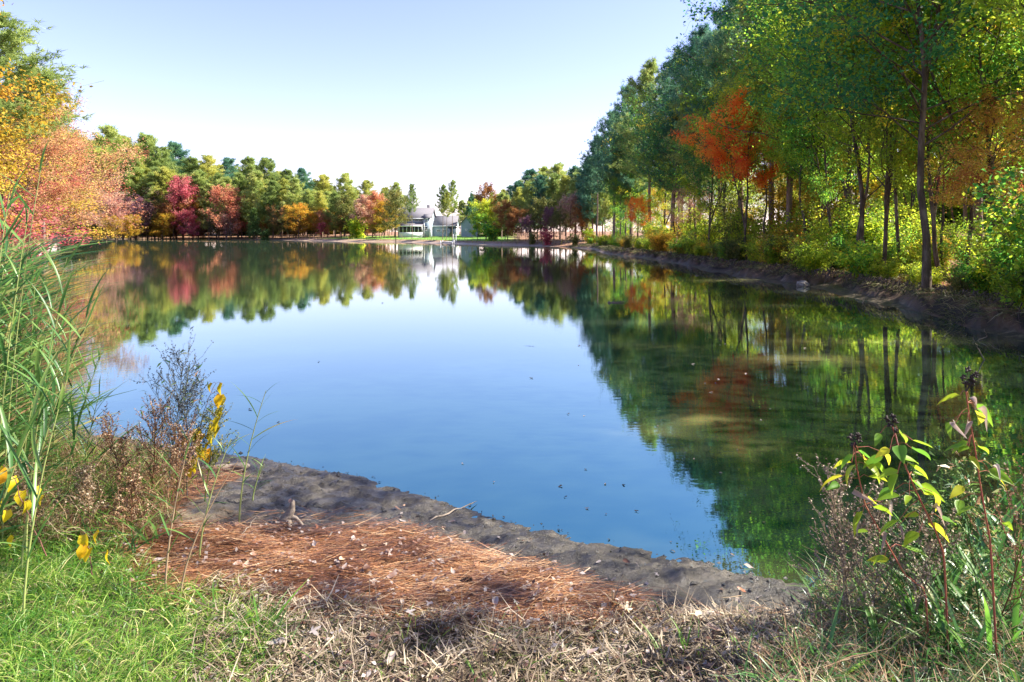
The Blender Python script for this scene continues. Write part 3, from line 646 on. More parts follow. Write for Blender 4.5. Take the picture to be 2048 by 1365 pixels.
cd = [(1010,405,108,'far3','rust','rusty orange tree behind the dark bush right of the house'),(1030,415,104,'far1','rust','rust brown tree beyond the pond corner'),(1052,430,100,'far2','purple','purple red twiggy tree beyond the pond corner'),
 (1075,395,102,'far1','olive','tall olive brown tree beyond the pond corner'),(1100,418,100,'far3','purple','dull purple tree beyond the pond corner, the taller of two'),(1095,455,92,'shrubF','crimson','small crimson bush beyond the pond corner'),
 (1140,385,96,'far2','pink','pink tree with bare twigs before the right bank pines'),(1165,408,92,'far1','rust','orange brown tree beside the first right bank trunks'),(1120,420,94,'far2','olive','olive tree between the pink tree and the purple tree'),(1065,462,96,'shrubF','olive','olive bush at the waterline'),(1180,455,84,'shrubF','ygreen','yellow green bush at the near end of the corner wood'),(1150,465,84,'shrubF','olive','pale reedy bush at the corner of the right bank')]
for px, top, D, k, m, lab in cd: T(px, top, D, k, m, lab, 'autumn trees beyond the pond corner', sxy=.85)
for i,(px,top,D) in enumerate([(1185,318,92),(1205,300,96),(1228,290,100),(1250,300,94),(1275,280,98),(1210,350,86),(1240,345,88)]): T(px, top, D, ['pfarA','pfarB'][i%2], ['pine_b','pine'][i%2], ['bluish pine behind the leftmost right bank pine','pine left of the first slim pale trunks','tall pine behind the first slim pale trunks','bluish pine right behind the slim pale trunks','highest of the pines behind the slim pale trunks','short pine filling the gap beside the leftmost right bank pine','short pine behind the middle slim trunk'][i], 'pines behind the far end of the right bank', parts=False)
for i in range(16):
    px = 1000+i*13+r0.uniform(-5,5); T(px, 385+r0.uniform(0,40), 128+r0.uniform(0,30), r0.choice(['pfarA','pfarB']), r0.choice(['pine','pine_b']), 'dark pine deep in the wood behind ' + nearf(px), 'pines deep in the wood beyond the pond corner', parts=False)

for i in range(40):                                                    # low growth that closes the view under the far crowns
    px = 120 + i*17 + r0.uniform(-8,8); px = px if px < 760 else px + 230
    D = 215 if px < 780 else 150
    m_ = r0.choice(['olive','pine','olive','rust']); X = PX(px, D)
    plant('shrubF', X, D+r0.uniform(-8,12), r0.uniform(2.6,4.2), m_, 'shadowy undergrowth far behind ' + nearf(px), 'undergrowth behind the far woods', parts=False, sxy=1.7)
# left near shore
GL = 'autumn trees on the left shore'
def TL(x, y, kind, H0, H, mat, label, grp=GL, **k): return plant(kind, x, y, H/H0, mat, label, grp, **k)
TL(-21.0,20.5,'low1',8,8.0,'autumn','large orange and gold maple at the left edge, nearest on the left shore',sxy=1.0)
TL(-22.6,24,'mid3',10.2,12.5,'gold','tall gold leaved tree at the left edge reaching above the frame')
TL(-26.8,30,'low1',8,7.0,'autumn','orange and gold maple leaning over the water at left',sxy=1.2)
TL(-27,36,'big1',12.4,9.5,'autumn_p','rose and orange tree behind the leaning maple at left')
TL(-33,45,'low1',8,7.6,'autumn_p','dusty pink tree low over the water at the left shore',sxy=1.3)
TL(-31,41,'mid3',10.2,7.5,'crimson','crimson topped tree among the left shore maples',sxy=1)
TL(-43,60,'low1',8,8,'autumn','orange and gold tree farthest along the left shore',sxy=1.35)
TL(-52,74,'low1',8,8.4,'pink','pale pink tree at the far end of the left shore',sxy=1.3)
TL(-21.6,28,'shrubC',2.5,3.2,'crimson','crimson bush hanging low over the water at left',sxy=1.9)
TL(-28.5,36.5,'shrubC',2.5,2.0,'crimson','red bush at the waterline beyond the leaning maple',sxy=2)
TL(-25.0,33,'pineB',18,12.3,'pine','pine rising above the gold tree at the left edge','pines on the left shore',sxy=1.5)
TL(-35.0,49.5,'pineA',18,13.6,'pine','pine with a branch reaching right over the leaning maple','pines on the left shore',sxy=1.45)
TL(-37,54,'pineA',18,12,'pine_y','yellowish pine behind the crimson topped tree at left','pines on the left shore',sxy=1.2)
TL(-45,66,'pineC',18,13,'pine','pine at the far end of the left shore','pines on the left shore')
for i,(x,y) in enumerate([(-33,34),(-40,46),(-49,62),(-60,80),(-66,95),(-78,110),(-90,125),(-56,72)]):
    TL(x,y,['pineA','pineC'][i%2],18,13+y*.05,'pine','green pine deep behind the left shore maples','pines deep behind the left shore',parts=False)
for i,(x,y,m) in enumerate([(-62,88,'gold'),(-70,98,'redor'),(-82,114,'autumn'),(-95,128,'pink'),(-108,142,'gold')]):
    TL(x,y,'far1',10.5,9,m,['gold tree on the left shore well beyond the maples','coral tree on the left shore beyond the maples','orange tree far along the left shore','pale pink tree far along the left shore','last gold tree along the left shore'][i],sxy=1.3)

LM = [(1190,'before the leftmost right bank pine'),(1245,'at the feet of the three slim pale trunks'),(1300,'between the slim trunks and the dark leaning tree'),(1340,'under the dark green tree leaning over the water'),(1370,'in front of the sunlit pale trunks'),(1410,'under the tall dark pines'),(1450,'left below the red and orange maple'),(1495,'under the red and orange maple'),(1540,'right below the red and orange maple'),(1580,'by the thick pine trunk lit from the right'),(1630,'right of the thick lit pine trunk'),(1690,'just left of the leaning brown trunk'),(1735,'at the foot of the leaning brown trunk'),(1785,'between the leaning trunk and the forked tree'),(1835,'at the foot of the forked tree'),(1900,'right of the forked tree'),(1970,'far right of the forked tree'),(2040,'at the right edge of the view')]
def near(px): return min(LM, key=lambda t: abs(t[0]-px))[1]
# right bank -------------------------------------------------------
GR = 'pines on the right bank'
rp = [(1195,275,80,'pineB','pine_b','leftmost ragged pine of the right bank'),(1228,225,72,'pineA','pine_b','second pine from the left on the right bank'),
 (1262,178,66,'pineC','pine_b','dark bluish pine third from the left on the right bank'),(1300,128,60,'pineA','pine','pine with pale rounded top on the right bank'),
 (1345,120,56,'pineC','pine_b','dense bluish pine right of the pale topped one'),(1400,62,50,'pineA','pine_b','tall dark pine left of the red and orange maple'),
 (1440,62,46,'pineB','pine_b','second tall dark pine directly left of the red and orange maple'),(1480,-30,42,'pineC','pine_b','very tall pine above the red and orange maple'),
 (1545,-80,38,'pineA','pine','pine reaching above the frame right of the red and orange maple'),(1580,-60,35,'pineB','pine','pine with straight grey trunk lit from the right')]
for px, top, D, k, m, lab in rp: T(px, top, D, k, m, lab, GR, sxy=1.0)
TR = lambda x, y, kind, H0, H, mat, label, **k: plant(kind, x, y, H/H0, mat, label, k.pop('grp','broadleaf trees on the right bank'), **k)
TR(9.9,16.3,'big1',12.4,13.5,'green_d','dark green tree with forked trunk standing on the cut bank at right',rz=1.1)
TR(11.7,22.4,'big2',13.2,13.5,'green','dark green tree with leaning brown trunk, second on the right bank',rz=2.2)
TR(11.4,33,'orng',10.2,8.3,'orange','red and orange maple glowing among the dark pines',rz=.4,sxy=.85)
TR(14.2,31,'mid1',10.2,12.5,'green','green tree between the orange maple and the leaning trunk')
TR(13.2,42,'big1',12.4,11.5,'green_d','dark broadleaf tree left of the red and orange maple')
TR(11.8,50,'big2',13.2,11.2,'green_d','dark green tree leaning over the water left of the orange maple',sxy=1)
TR(13.4,27,'mid3',10.2,13,'ygreen','yellow green tree behind the leaning brown trunk')
TR(14.8,19.5,'mid1',10.2,13,'ygreen','bright yellow green tree behind the forked tree, backlit')
TR(12.8,13.6,'mid3',10.2,13,'ygreen','green tree overhanging the right edge of the view',rz=3.9)
TR(12.3,17.2,'mid2',10,4.8,'autumn','orange and gold backlit tree at the right edge behind the forked tree')
TR(13.9,22,'mid2',10,6.2,'gold','orange tree deep behind the forked trunk')
TR(16.5,38,'mid1',10.2,7,'gold','gold understorey tree behind the orange maple')
TR(13.5,60,'mid1',10.2,9,'ygreen','yellow green tree among the pale pine trunks')
TR(11.5,66,'mid3',10.2,8,'green','green tree hanging over the shore near the pale trunks')
TR(12.4,74,'mid2',10,7,'ygreen','small yellow green tree near the far end of the right bank')
TR(10.6,57,'mid2',10,4.2,'orange','small orange red tree at the foot of the pale trunks')
TR(12.2,46.5,'mid2',10,4.6,'pink','small coral tree behind the dark leaning trunk')
rr_ = random.Random(11)
for i in range(30):                                                       # wood behind
    y = rr_.uniform(30, 125); x = rr_.uniform(22, 34)+rr_.random()*y*.4+ (0 if y < 60 else -4)
    T_ = rr_.choice(['pineA','pineB','pineB','pineC'])
    plant(T_, x, y, rr_.uniform(.85,1.12), rr_.choice(['pine','pine_b']), 'tall pine deep in the wood ' + near(CX+F*x/y), 'pines deep in the right hand wood', bark=M['bark_pine'], parts=False)
for i in range(36):
    y = rr_.uniform(17, 85); x = 14.5+rr_.random()*(8+y*.3)
    plant(rr_.choice(['mid1','mid2','mid3']), x, y, rr_.uniform(.45,.85), rr_.choice(['ygreen','ygreen','ygreen','gold','green','olive']), 'sunlit understorey tree deep in the wood ' + near(CX+F*x/y), 'understorey trees in the right hand wood', parts=False)
for i in range(80):
    y = rr_.uniform(20, 120); x = 24 + rr_.random()*8 + y*.28 + rr_.random()*y*.3
    plant('shrubF', x, y, rr_.uniform(2.0,4.2), rr_.choice(['ygreen','ygreen','olive','gold','green']), 'undergrowth bush far inside the wood ' + near(CX+F*x/y), 'undergrowth far inside the right hand wood', parts=False, sxy=1.5)
# pale bare trunks near the shore
pt = [(1240,66),(1252,67),(1262,65),(1357,56),(1366,58),(1378,55),(1391,47),(1425,50),(1440,47),(1575,34),(1640,38),(1960,24),(2020,21),(1690,31)]
for i,(px,D) in enumerate(pt):
    plant(['pineB','pineA'][i%2], PX(px,D), D, (.6+.012*i if D > 44 else .82), 'pine', ['slim pale pine trunk, first of three at the far end of the right bank','middle one of three slim pale pine trunks','third of the three slim pale pine trunks','pale pine trunk left of the dark leaning tree','pale pine trunk in the sunlit group, second','pale pine trunk in the sunlit group, third','dark straight pine trunk below the dense bluish pine','pine trunk pair, left one, below the orange maple','pine trunk pair, right one, below the orange maple','thick pine trunk right of the orange maple','reddish pine trunk between maple and leaning tree','thick pine trunk at the right behind the orange leaves','rightmost straight pine trunk','brown pine trunk left of the leaning tree'][i], 'straight pine trunks on the right bank', sxy=.8)
# shrubs along the right bank
for i in range(120):
    y = 10.5*math.exp(rr_.random()*math.log(84/10.5)); x0 = float(np.interp(y, [8,11,16,22.5,30,45,63,77,90],[7.6,8.25,9.07,9.5,9.35,9.2,8.3,8.6,6]))
    back = rr_.random() < .5; dx = rr_.uniform(2.8,6.5) if back else rr_.uniform(1.15,2.4)
    x = x0 + dx; k = rr_.choice(['shrubC','shrubA','shrubC'] if back else ['shrubA','shrubB','shrubB'])
    m = rr_.choice(['ygreen','ygreen','green','olive','ygreen','gold' if y > 25 else 'ygreen']); sc_ = rr_.uniform(1.0,1.75) if back else rr_.uniform(.6,1.15)
    if abs(PX(1880,y)-x) < .09*y and y > 15: sc_ *= .6                 # the open leaf covered slope stays visible
    cn = {'ygreen':'yellow green','green':'dark green','olive':'olive','gold':'gold leaved'}[m]; px = CX+F*x/y
    lab = '%s %s shrub %s, %s' % ('tall' if sc_*(1.3 if k == 'shrubC' else 1) > 1.2 else 'low', cn, 'set back' if back else 'on the lip', near(px))
    plant(k, x, y, sc_, m, lab, '%s shrubs on the right bank' % cn)
for i,(x,y,s,m,lab) in enumerate([(9.6,11.4,1.1,'green','dark green maple sapling low over the bank at the right edge'),(9.9,12.6,1.2,'green','dark green sapling left of the rightmost one'),(10.5,13.6,1.0,'ygreen','yellow tinged sapling behind the dark green ones'),(9.5,12.4,.7,'ygreen','small yellow green bush on the bank lip at right'),(10.9,11.6,1.5,'green','tall dark sapling cut by the right edge'),(10.6,15.2,.8,'green','dark bush beside the forked trunk')]):
    plant('shrubC' if i%2==0 else 'shrubB', x, y, s, m, lab, 'saplings at the right edge')
thin = [(1612,29,.7,'slender dark trunk right of the thick lit pine'),(1665,26,.62,'slender leaning tree left of the leaning brown trunk'),(1705,24,.75,'thin dark tree touching the leaning brown trunk'),(1765,21,.7,'slender tree right of the leaning brown trunk'),(1800,23,.8,'thin tree left behind the forked tree'),(1880,20,.66,'slender tree right behind the forked tree'),(1930,22,.8,'thin dark tree before the orange leaves at right'),(1985,18,.7,'slender tree near the right edge'),(1530,33,.7,'slender trunk right of the orange maple'),(1420,41,.7,'slender dark trunk left of the orange maple')]
for i,(px,D,sc_,lab) in enumerate(thin):
    plant(['mid2','mid1'][i%2], PX(px,D), D, sc_*1.35, ['ygreen','green','ygreen'][i%3], lab, 'slender trees on the right bank', sxy=.75, tilt=((-1)**i*.05, .06*math.sin(i*2.1)), rz=i*1.3)
# trees beside the viewer that shade the near shore (the wood goes on outside the frame)
for x,y,k,H0,H,rz in [(10.8,6.4,'sparse',10,11.5,5.0),(13.0,1.2,'sparse',10,12,1.0)]:
    plant(k, x, y, H/H0, 'ygreen', 'green tree of the wood right of the near shore', 'trees right of the near shore', rz=rz)

# ------------------------------------------------------------------ ground cover (stuff)
def ribbons(P, D, L, W, v, r, bend=.3, lift=None, segs=2, up=None):
    """thin curved ribbons: P base, D direction (unit), L length; returns verts, quads, attr"""
    n = len(P); side = np.cross(D, np.array([0,0,1.0])) + r.normal(0,.25,(n,3)); side /= np.linalg.norm(side,axis=1)[:,None]+1e-9
    bd = r.normal(0,1,(n,3)) if up is None else up; V = np.empty((n,(segs+1)*2,3))
    for i in range(segs+1):
        t = i/segs; c = P + D*(L*t)[:,None] + bd*(L*bend*t*t)[:,None]; wd = (W*(1-.85*t**2) if segs > 1 else W*(1-.3*t))[:,None]
        V[:,2*i] = c - side*wd*.5; V[:,2*i+1] = c + side*wd*.5
    Q = np.concatenate([np.stack([np.arange(n)*(segs+1)*2+2*i, np.arange(n)*(segs+1)*2+2*i+1, np.arange(n)*(segs+1)*2+2*i+3, np.arange(n)*(segs+1)*2+2*i+2], -1) for i in range(segs)])
    return V.reshape(-1,3), Q, np.repeat(v, (segs+1)*2)

def sample_poly(P, n, r, soft=0.0):
    lo = P.min(0)-soft; hi = P.max(0)+soft; out = []; c = 0
    while c < n:
        q = lo + (hi-lo)*r.random((n*2,2)); keep = pdist(q[:,0], q[:,1], P) > -soft*r.random(n*2)**2; q = q[keep]; out.append(q); c += len(q)
    return np.concatenate(out)[:n]

def lying(name, poly, n, Lr, Wr, mat, label, cat, seed, zr=(0,.02), flow=None, soft=.12, tilt=.12, bend=.12, cull=None, vs=(.5,.25)):
    r = np.random.default_rng(seed); q = np.concatenate([sample_poly(p, m, r, soft) for p, m in zip(poly, n)]); N_ = len(q)
    if cull is not None:
        q = q[cull(q)]; N_ = len(q)
    th = r.random(N_)*2*pi if flow is None else flow(q, r)
    D = np.stack([np.cos(th), np.sin(th), r.normal(0, tilt, N_)], -1); D /= np.linalg.norm(D,axis=1)[:,None]
    L = r.uniform(*Lr, N_); z = shore_z(q[:,0], q[:,1]) + r.uniform(*zr, N_)
    P = np.stack([q[:,0], q[:,1], z], -1) - D*(L*.5)[:,None]*np.array([1,1,.4])
    V, Q, a = ribbons(P, D, L, r.uniform(*Wr, N_), np.clip(r.normal(vs[0],vs[1],N_)+.5*value_noise(q[:,0]*3.5,q[:,1]*5,seed),0,1), r, bend)
    zz = shore_z(V[:,0], V[:,1]); V[:,2] = np.maximum(V[:,2], zz+.002)
    return tag(ob(name, mesh_np(name, V, Q, 4, a, False, [mat])), label, cat, kind='stuff')

fl = lambda q, r: .15 + .55*value_noise(q[:,0]*1.3, q[:,1]*1.3, 61) + r.normal(0,.32,len(q)) + pi*(r.random(len(q))>.5)
lying('pine_needle_litter', [R_NEEDLE, R_NEEDLE2], [17000, 3500], (.1,.2), (.0018,.0036), M['needle'], 'thick mat of orange brown fallen pine needles', 'pine needles', 71, (0,.035), fl, vs=(.4,.27))
lying('scattered_needles', [region([(430,1030),(700,1030),(1000,1110),(1300,1195),(1560,1235),(1500,1260),(1200,1270),(600,1240)])], [1500], (.08,.18), (.0018,.003), M['needle'], 'loose pine needles scattered over the sand', 'pine needles', 72, (0,.008), fl)
lying('dry_thatch', [R_THATCH], [17000], (.035,.13), (.003,.008), M['thatch'], 'mown grey tan stalks and chaff lying along the near edge', 'dry grass', 73, (0,.05), None, .1, .45, .3)
lying('weed_debris', [R_WEED, R_RIGHT], [6000, 4500], (.05,.2), (.002,.005), M['brownweed'], 'tangled dry brown stalks at the feet of the weeds', 'dry weeds', 74, (0,.14), None, .1, .7, .35)

def lawn_grass(name, poly, n, Hr, mat, label, seed, W=(.003,.006), lean=.35, soft=.1, dens=None):
    r = np.random.default_rng(seed); q = sample_poly(poly, n, r, soft)
    if dens is not None: q = q[r.random(len(q)) < dens(q)]
    N_ = len(q); th = r.random(N_)*2*pi; ln = np.abs(r.normal(0, lean, N_))
    D = np.stack([np.cos(th)*ln+.12, np.sin(th)*ln, np.ones(N_)], -1); D /= np.linalg.norm(D,axis=1)[:,None]
    up = np.stack([np.cos(th), np.sin(th), -np.full(N_,.6)], -1)
    L = r.uniform(*Hr, N_)*(.75+.5*value_noise(q[:,0]*4, q[:,1]*4, seed)+.2)
    P = np.stack([q[:,0], q[:,1], shore_z(q[:,0], q[:,1])-.005], -1)
    V, Q, a = ribbons(P, D, np.abs(L), r.uniform(*W, N_), np.clip(r.normal(.5,.25,N_)+.25*value_noise(q[:,0]*3,q[:,1]*3,seed+1),0,1), r, .55, segs=3, up=up)
    return tag(ob(name, mesh_np(name, V, Q, 4, a, False, [mat])), label, 'grass', kind='stuff')
lawn_grass('lawn_grass', R_LAWN, 24000, (.06,.15), M['grass'], 'bright green grass at the near left corner', 81)
lawn_grass('weed_grass', R_WEED, 3500, (.12,.38), M['grass'], 'green grass blades mixed into the dry weeds at left', 82, (.004,.008), .3)
lawn_grass('dry_weed_stand', R_WEED, 4200, (.12,.42), M['brownweed'], 'upright dry brown weeds along the left shore', 83, (.002,.005), .35)
lawn_grass('bank_grass', R_RIGHT, 7000, (.08,.3), M['grass_d'], 'dark green grass on the near right bank', 84, (.004,.009), .5)
lawn_grass('sparse_grass', R_THATCH, 1500, (.04,.12), M['grass'], 'sparse green blades coming up through the dry thatch', 85, (.003,.005), .5)
lawn_grass('dry_grass_right', R_RIGHT, 3000, (.1,.34), M['straw'], 'dry straw coloured blades on the near right bank', 86, (.002,.004), .4)

# forest floor leaves and bank lip grass
def forest_floor():
    r = np.random.default_rng(91); n = 60000; y = 8*np.exp(r.random(n)*math.log(90/8)); x = r.uniform(8, 12, n)+r.random(n)**1.5*y*.7
    d = sdist(x, y); k = d > 1.2; x, y = x[k], y[k]; z = height(x, y, d[k])+.02
    me = leaves('leaf_litter', np.stack([x,y,z],-1), .11, np.clip(r.normal(.5,.25,len(x)),0,1), r, up=2.5, mat=M['forest_litter'])
    tag(ob('leaf_litter', me), 'brown and orange fallen leaves covering the wood floor at right', 'fallen leaves', kind='stuff')
    # overhanging dry grass and roots on the cut bank's lip
    n = 26000; y = 9*np.exp(r.random(n)*math.log(86/9)); xs = np.interp(y, [8,11,16,22.5,30,45,63,77,90],[7.6,8.25,9.07,9.5,9.35,9.2,8.3,8.6,6])+r.uniform(-.3,3.2,n)
    d = sdist(xs, y); w1 = .6 + .9*value_noise(xs*.25, y*.22, 21, 2) + .4*value_noise(xs*1.5, y*1.3, 22, 3)
    k = (d > w1+.08) & (d < w1+1.7); xs, y = xs[k], y[k]; z = height(xs, y)
    m = len(xs); L = r.uniform(.14,.42,m)*(1+y*.012); D = np.stack([-np.abs(r.normal(.3,.5,m)), r.normal(0,.45,m), np.full(m,.6)],-1); D /= np.linalg.norm(D,axis=1)[:,None]
    V,Q,a = ribbons(np.stack([xs,y,z-.01],-1), D, L, .006+.0006*y, np.clip(r.normal(.45,.25,m),0,1), r, .7, segs=3, up=np.tile([-.3,0,-1.0],(m,1)))
    tag(ob('bank_lip_grass', mesh_np('bank_lip_grass', V, Q, 4, a, False, [M['lip']])), 'dry straw coloured grass drooping over the eroded right bank', 'dry grass', kind='stuff')
    mb = MB()
    for i in range(900):
        yy = 9.5*math.exp(r.random()*math.log(60/9.5)); x0 = float(np.interp(yy, [8,11,16,22.5,30,45,63],[7.6,8.25,9.07,9.5,9.35,9.2,8.3]))
        xx = x0+1.0+r.normal(0,.15); p = np.array([xx, yy, .45+r.random()*.15]); q = limb(r, p, (-.5, r.normal(0,.9), -.7), r.uniform(.2,.6), 4, -.3, .3); mb.tube(q, np.linspace(.009+.0003*yy,.003,5), 3)
    tag(ob('bank_roots', mb.mesh('bank_roots', [M['mudroot']])), 'tangle of bare roots hanging from the cut bank', 'roots', kind='stuff')
    # far shore reedy fringe
    n = 16000; t = r.random(n); idx = (t*len(SH)).astype(int); a = SH[idx]; b = SH[(idx+1) % len(SH)]; f = r.random(n)[:,None]; p = a+(b-a)*f
    p = p + r.normal(0,1,(n,2))*2.2; d = sdist(p[:,0], p[:,1]); k = (p[:,1] > 70) & (d > 2.2) & (d < 6); p = p[k]; m = len(p); z = height(p[:,0], p[:,1])
    D = np.stack([r.normal(0,.3,m), r.normal(0,.3,m), np.ones(m)],-1); D /= np.linalg.norm(D,axis=1)[:,None]
    V,Q,a_ = ribbons(np.stack([p[:,0],p[:,1],z],-1), D, r.uniform(.3,1.1,m), np.full(m,.07), np.clip(r.normal(.5,.3,m),0,1), r, .3)
    tag(ob('far_bank_grass', mesh_np('far_bank_grass', V, Q, 4, a_, False, [M['olive']])), 'low olive and straw weeds fringing the far shore', 'weeds', kind='stuff')
forest_floor()

# ------------------------------------------------------------------ foreground plants
def ribbon_leaf(name, L, W, droop, r, mat, segs=8, curl=0.0):
    """a single grass-like leaf along +X with a keel"""
    V = []; v = []
    for i in range(segs+1):
        t = i/segs; wd = W*(math.sin(pi*min(1, t*.93+.12))**.55)*(1-t**3.2)+.0006
        x = L*(t - .12*droop*t*t); z = L*(.12*t - droop*t*t*.5) ; y = L*curl*t*t
        V += [(x, y-wd*.5, z+wd*.16), (x, y, z), (x, y+wd*.5, z+wd*.16)]; v += [.35+.3*t]*3
    Q = []
    for i in range(segs):
        a = i*3; Q += [(a,a+1,a+4,a+3),(a+1,a+2,a+5,a+4)]
    return mesh_np(name, V, Q, 4, np.clip(np.array(v)+r.uniform(-.2,.2), 0, 1), True, [mat])
def ovate_leaf(name, L, W, r, mat, heart=0.0, droop=.4, segs=6, fold=.25, curl=.0):
    V = []; v = []
    for i in range(segs+1):
        t = i/segs; wd = W*(math.sin(pi*t**.62))**.9*(1 if t < 1 else 0)+.0008
        if i == 0 and heart: wd = W*heart
        x = L*t - (L*.12*heart if i == 0 else 0); z = -L*droop*t*t*.6 + .04*L*math.sin(6*t+curl*5)*curl
        V += [(x - (L*.1*heart if i == 0 else 0), -wd*.5, z+wd*fold), (x, 0, z), (x - (L*.1*heart if i == 0 else 0), wd*.5, z+wd*fold)]; v += [.35+.4*abs(t-.4)]*3
    Q = []
    for i in range(segs):
        a = i*3; Q += [(a,a+1,a+4,a+3),(a+1,a+2,a+5,a+4)]
    return mesh_np(name, V, Q, 4, np.clip(np.array(v)+r.uniform(-.25,.25), 0, 1), True, [mat])
rl = np.random.default_rng(101)
REEDLEAF = [ribbon_leaf('reed_leaf', rl.uniform(.26,.44), rl.uniform(.012,.019), rl.uniform(.1,.75), rl, M['reed'], curl=rl.uniform(-.15,.15)) for _ in range(10)]
HEART = [ovate_leaf('heart_leaf', rl.uniform(.055,.08), rl.uniform(.04,.055), rl, M['yleaf'], .7, rl.uniform(.1,.6), curl=1) for _ in range(6)]
HERB = [ovate_leaf('herb_leaf', rl.uniform(.07,.1), rl.uniform(.03,.042), rl, M['herb'], .0, rl.uniform(.2,.9), curl=.6) for _ in range(6)]
DEAD = [ovate_leaf('withered_leaf', rl.uniform(.035,.05), rl.uniform(.014,.022), rl, M['deadleaf'], .0, rl.uniform(1.2,1.9), fold=.8, curl=2.5) for _ in range(3)]
BLADE = [ribbon_leaf('blade', rl.uniform(.3,.52), rl.uniform(.012,.02), rl.uniform(.3,.9), rl, M['grass_d'], curl=rl.uniform(-.2,.2)) for _ in range(8)]

def gpt(px, py, z0=.14):
    """ground point seen at an image place"""
    z = z0
    for _ in range(8):
        Y = (EYE-z)*F/(py-HOR); X = PX(px, Y); z = max(float(shore_z([X],[Y])[0]), 0)
    return X, Y, z

def reed(x, y, z, Ht, lean=(0,0), nlf=12, seed=0, leafsc=1.0, label=None, group='tall green reeds at the left edge', dead=False, start=.25, fan=None):
    r = np.random.default_rng(seed); o = empty('reed', (x,y,z-.01), 0)
    t = np.linspace(0,1,9)[:,None]; P = np.concatenate([lean[0]*Ht*t**1.7, lean[1]*Ht*t**1.7, Ht*t*(1-.12*(lean[0]**2+lean[1]**2)*t)], 1)
    mb = MB(); mb.tube(P, np.linspace(.0055,.0016,9), 5, .5); ob('stem', mb.mesh('reed_stem', [M['straw' if dead else 'reed_stem']], True), o)
    for i in range(nlf):
        s = start + (1-start)*(i+.5*r.random())/nlf; ii = min(s*8, 7.999); i0 = int(ii); p = P[i0]+(P[i0+1]-P[i0])*(ii-i0)
        az = (pi*(i % 2) + r.normal(0,.5) + (fan if fan is not None else -.2)); el = r.uniform(.25,1.0)+.25*s
        ob('leaf', REEDLEAF[int(r.integers(0,10))], o, p, (r.normal(0,.3), -el, az), leafsc*(.7+.5*r.random())*(1 if s < .8 else 1.25-s*.55))
    return tag(o, label, 'reed', group)
reeds = [(28,1010,3.1,425,.10),(60,1000,3.5,330,.12),(95,960,3.6,520,.18),(-15,1020,3.0,395,.08),(120,985,3.4,545,.2),(5,960,3.9,470,.15),(140,970,3.7,620,.3),(45,960,4.1,505,.2),(-60,1000,3.2,380,.2),(110,1000,3.2,640,.22),
 (165,960,4.0,710,.2),(80,940,4.4,560,.1),(20,930,4.6,520,.25),(-40,940,4.2,450,.3),(130,935,4.6,660,.15),(60,1030,2.9,700,.3),(190,950,4.3,780,.2),(-90,960,3.8,420,.35),(120,920,4.9,590,.2),(40,900,5.2,545,.25),(150,900,5.3,700,.1),(90,1040,2.8,760,.15)]
rn = ['stout pale stemmed reed nearest the left edge','tallest reed at the left, its top over the autumn trees','reed leaning right with leaves over the water, highest on that side','reed cut by the left edge of the view','strongly leaning reed reaching farthest over the water','short reed behind the stout pale stem','low reed arching to the right over the pond','reed in the middle of the left clump','reed just outside the left clump','low reed in front of the arching one','last reed at the right side of the clump','slender reed at the back of the left clump','bushy reed behind the left edge','back reed at the left edge','upright reed at the back right of the clump','short reed in front of the clump','small reed beside the dry weeds','outermost reed of the left clump','reed at the back over the water line','back reed with drooping leaves','back reed nearest the dark weed','shortest reed in front of the dry weeds']
for i,((px,_,D,top,ln),lab) in enumerate(zip(reeds, rn)):
    x = PX(px, D); z = max(float(shore_z([x],[D])[0]), 0); Ht = EYE+(HOR-top)/F*D - z
    reed(x - ln*Ht*.6, D, z, Ht*1.02, (ln, rl.normal(0,.05)), 15, 200+i, 1.0, lab)
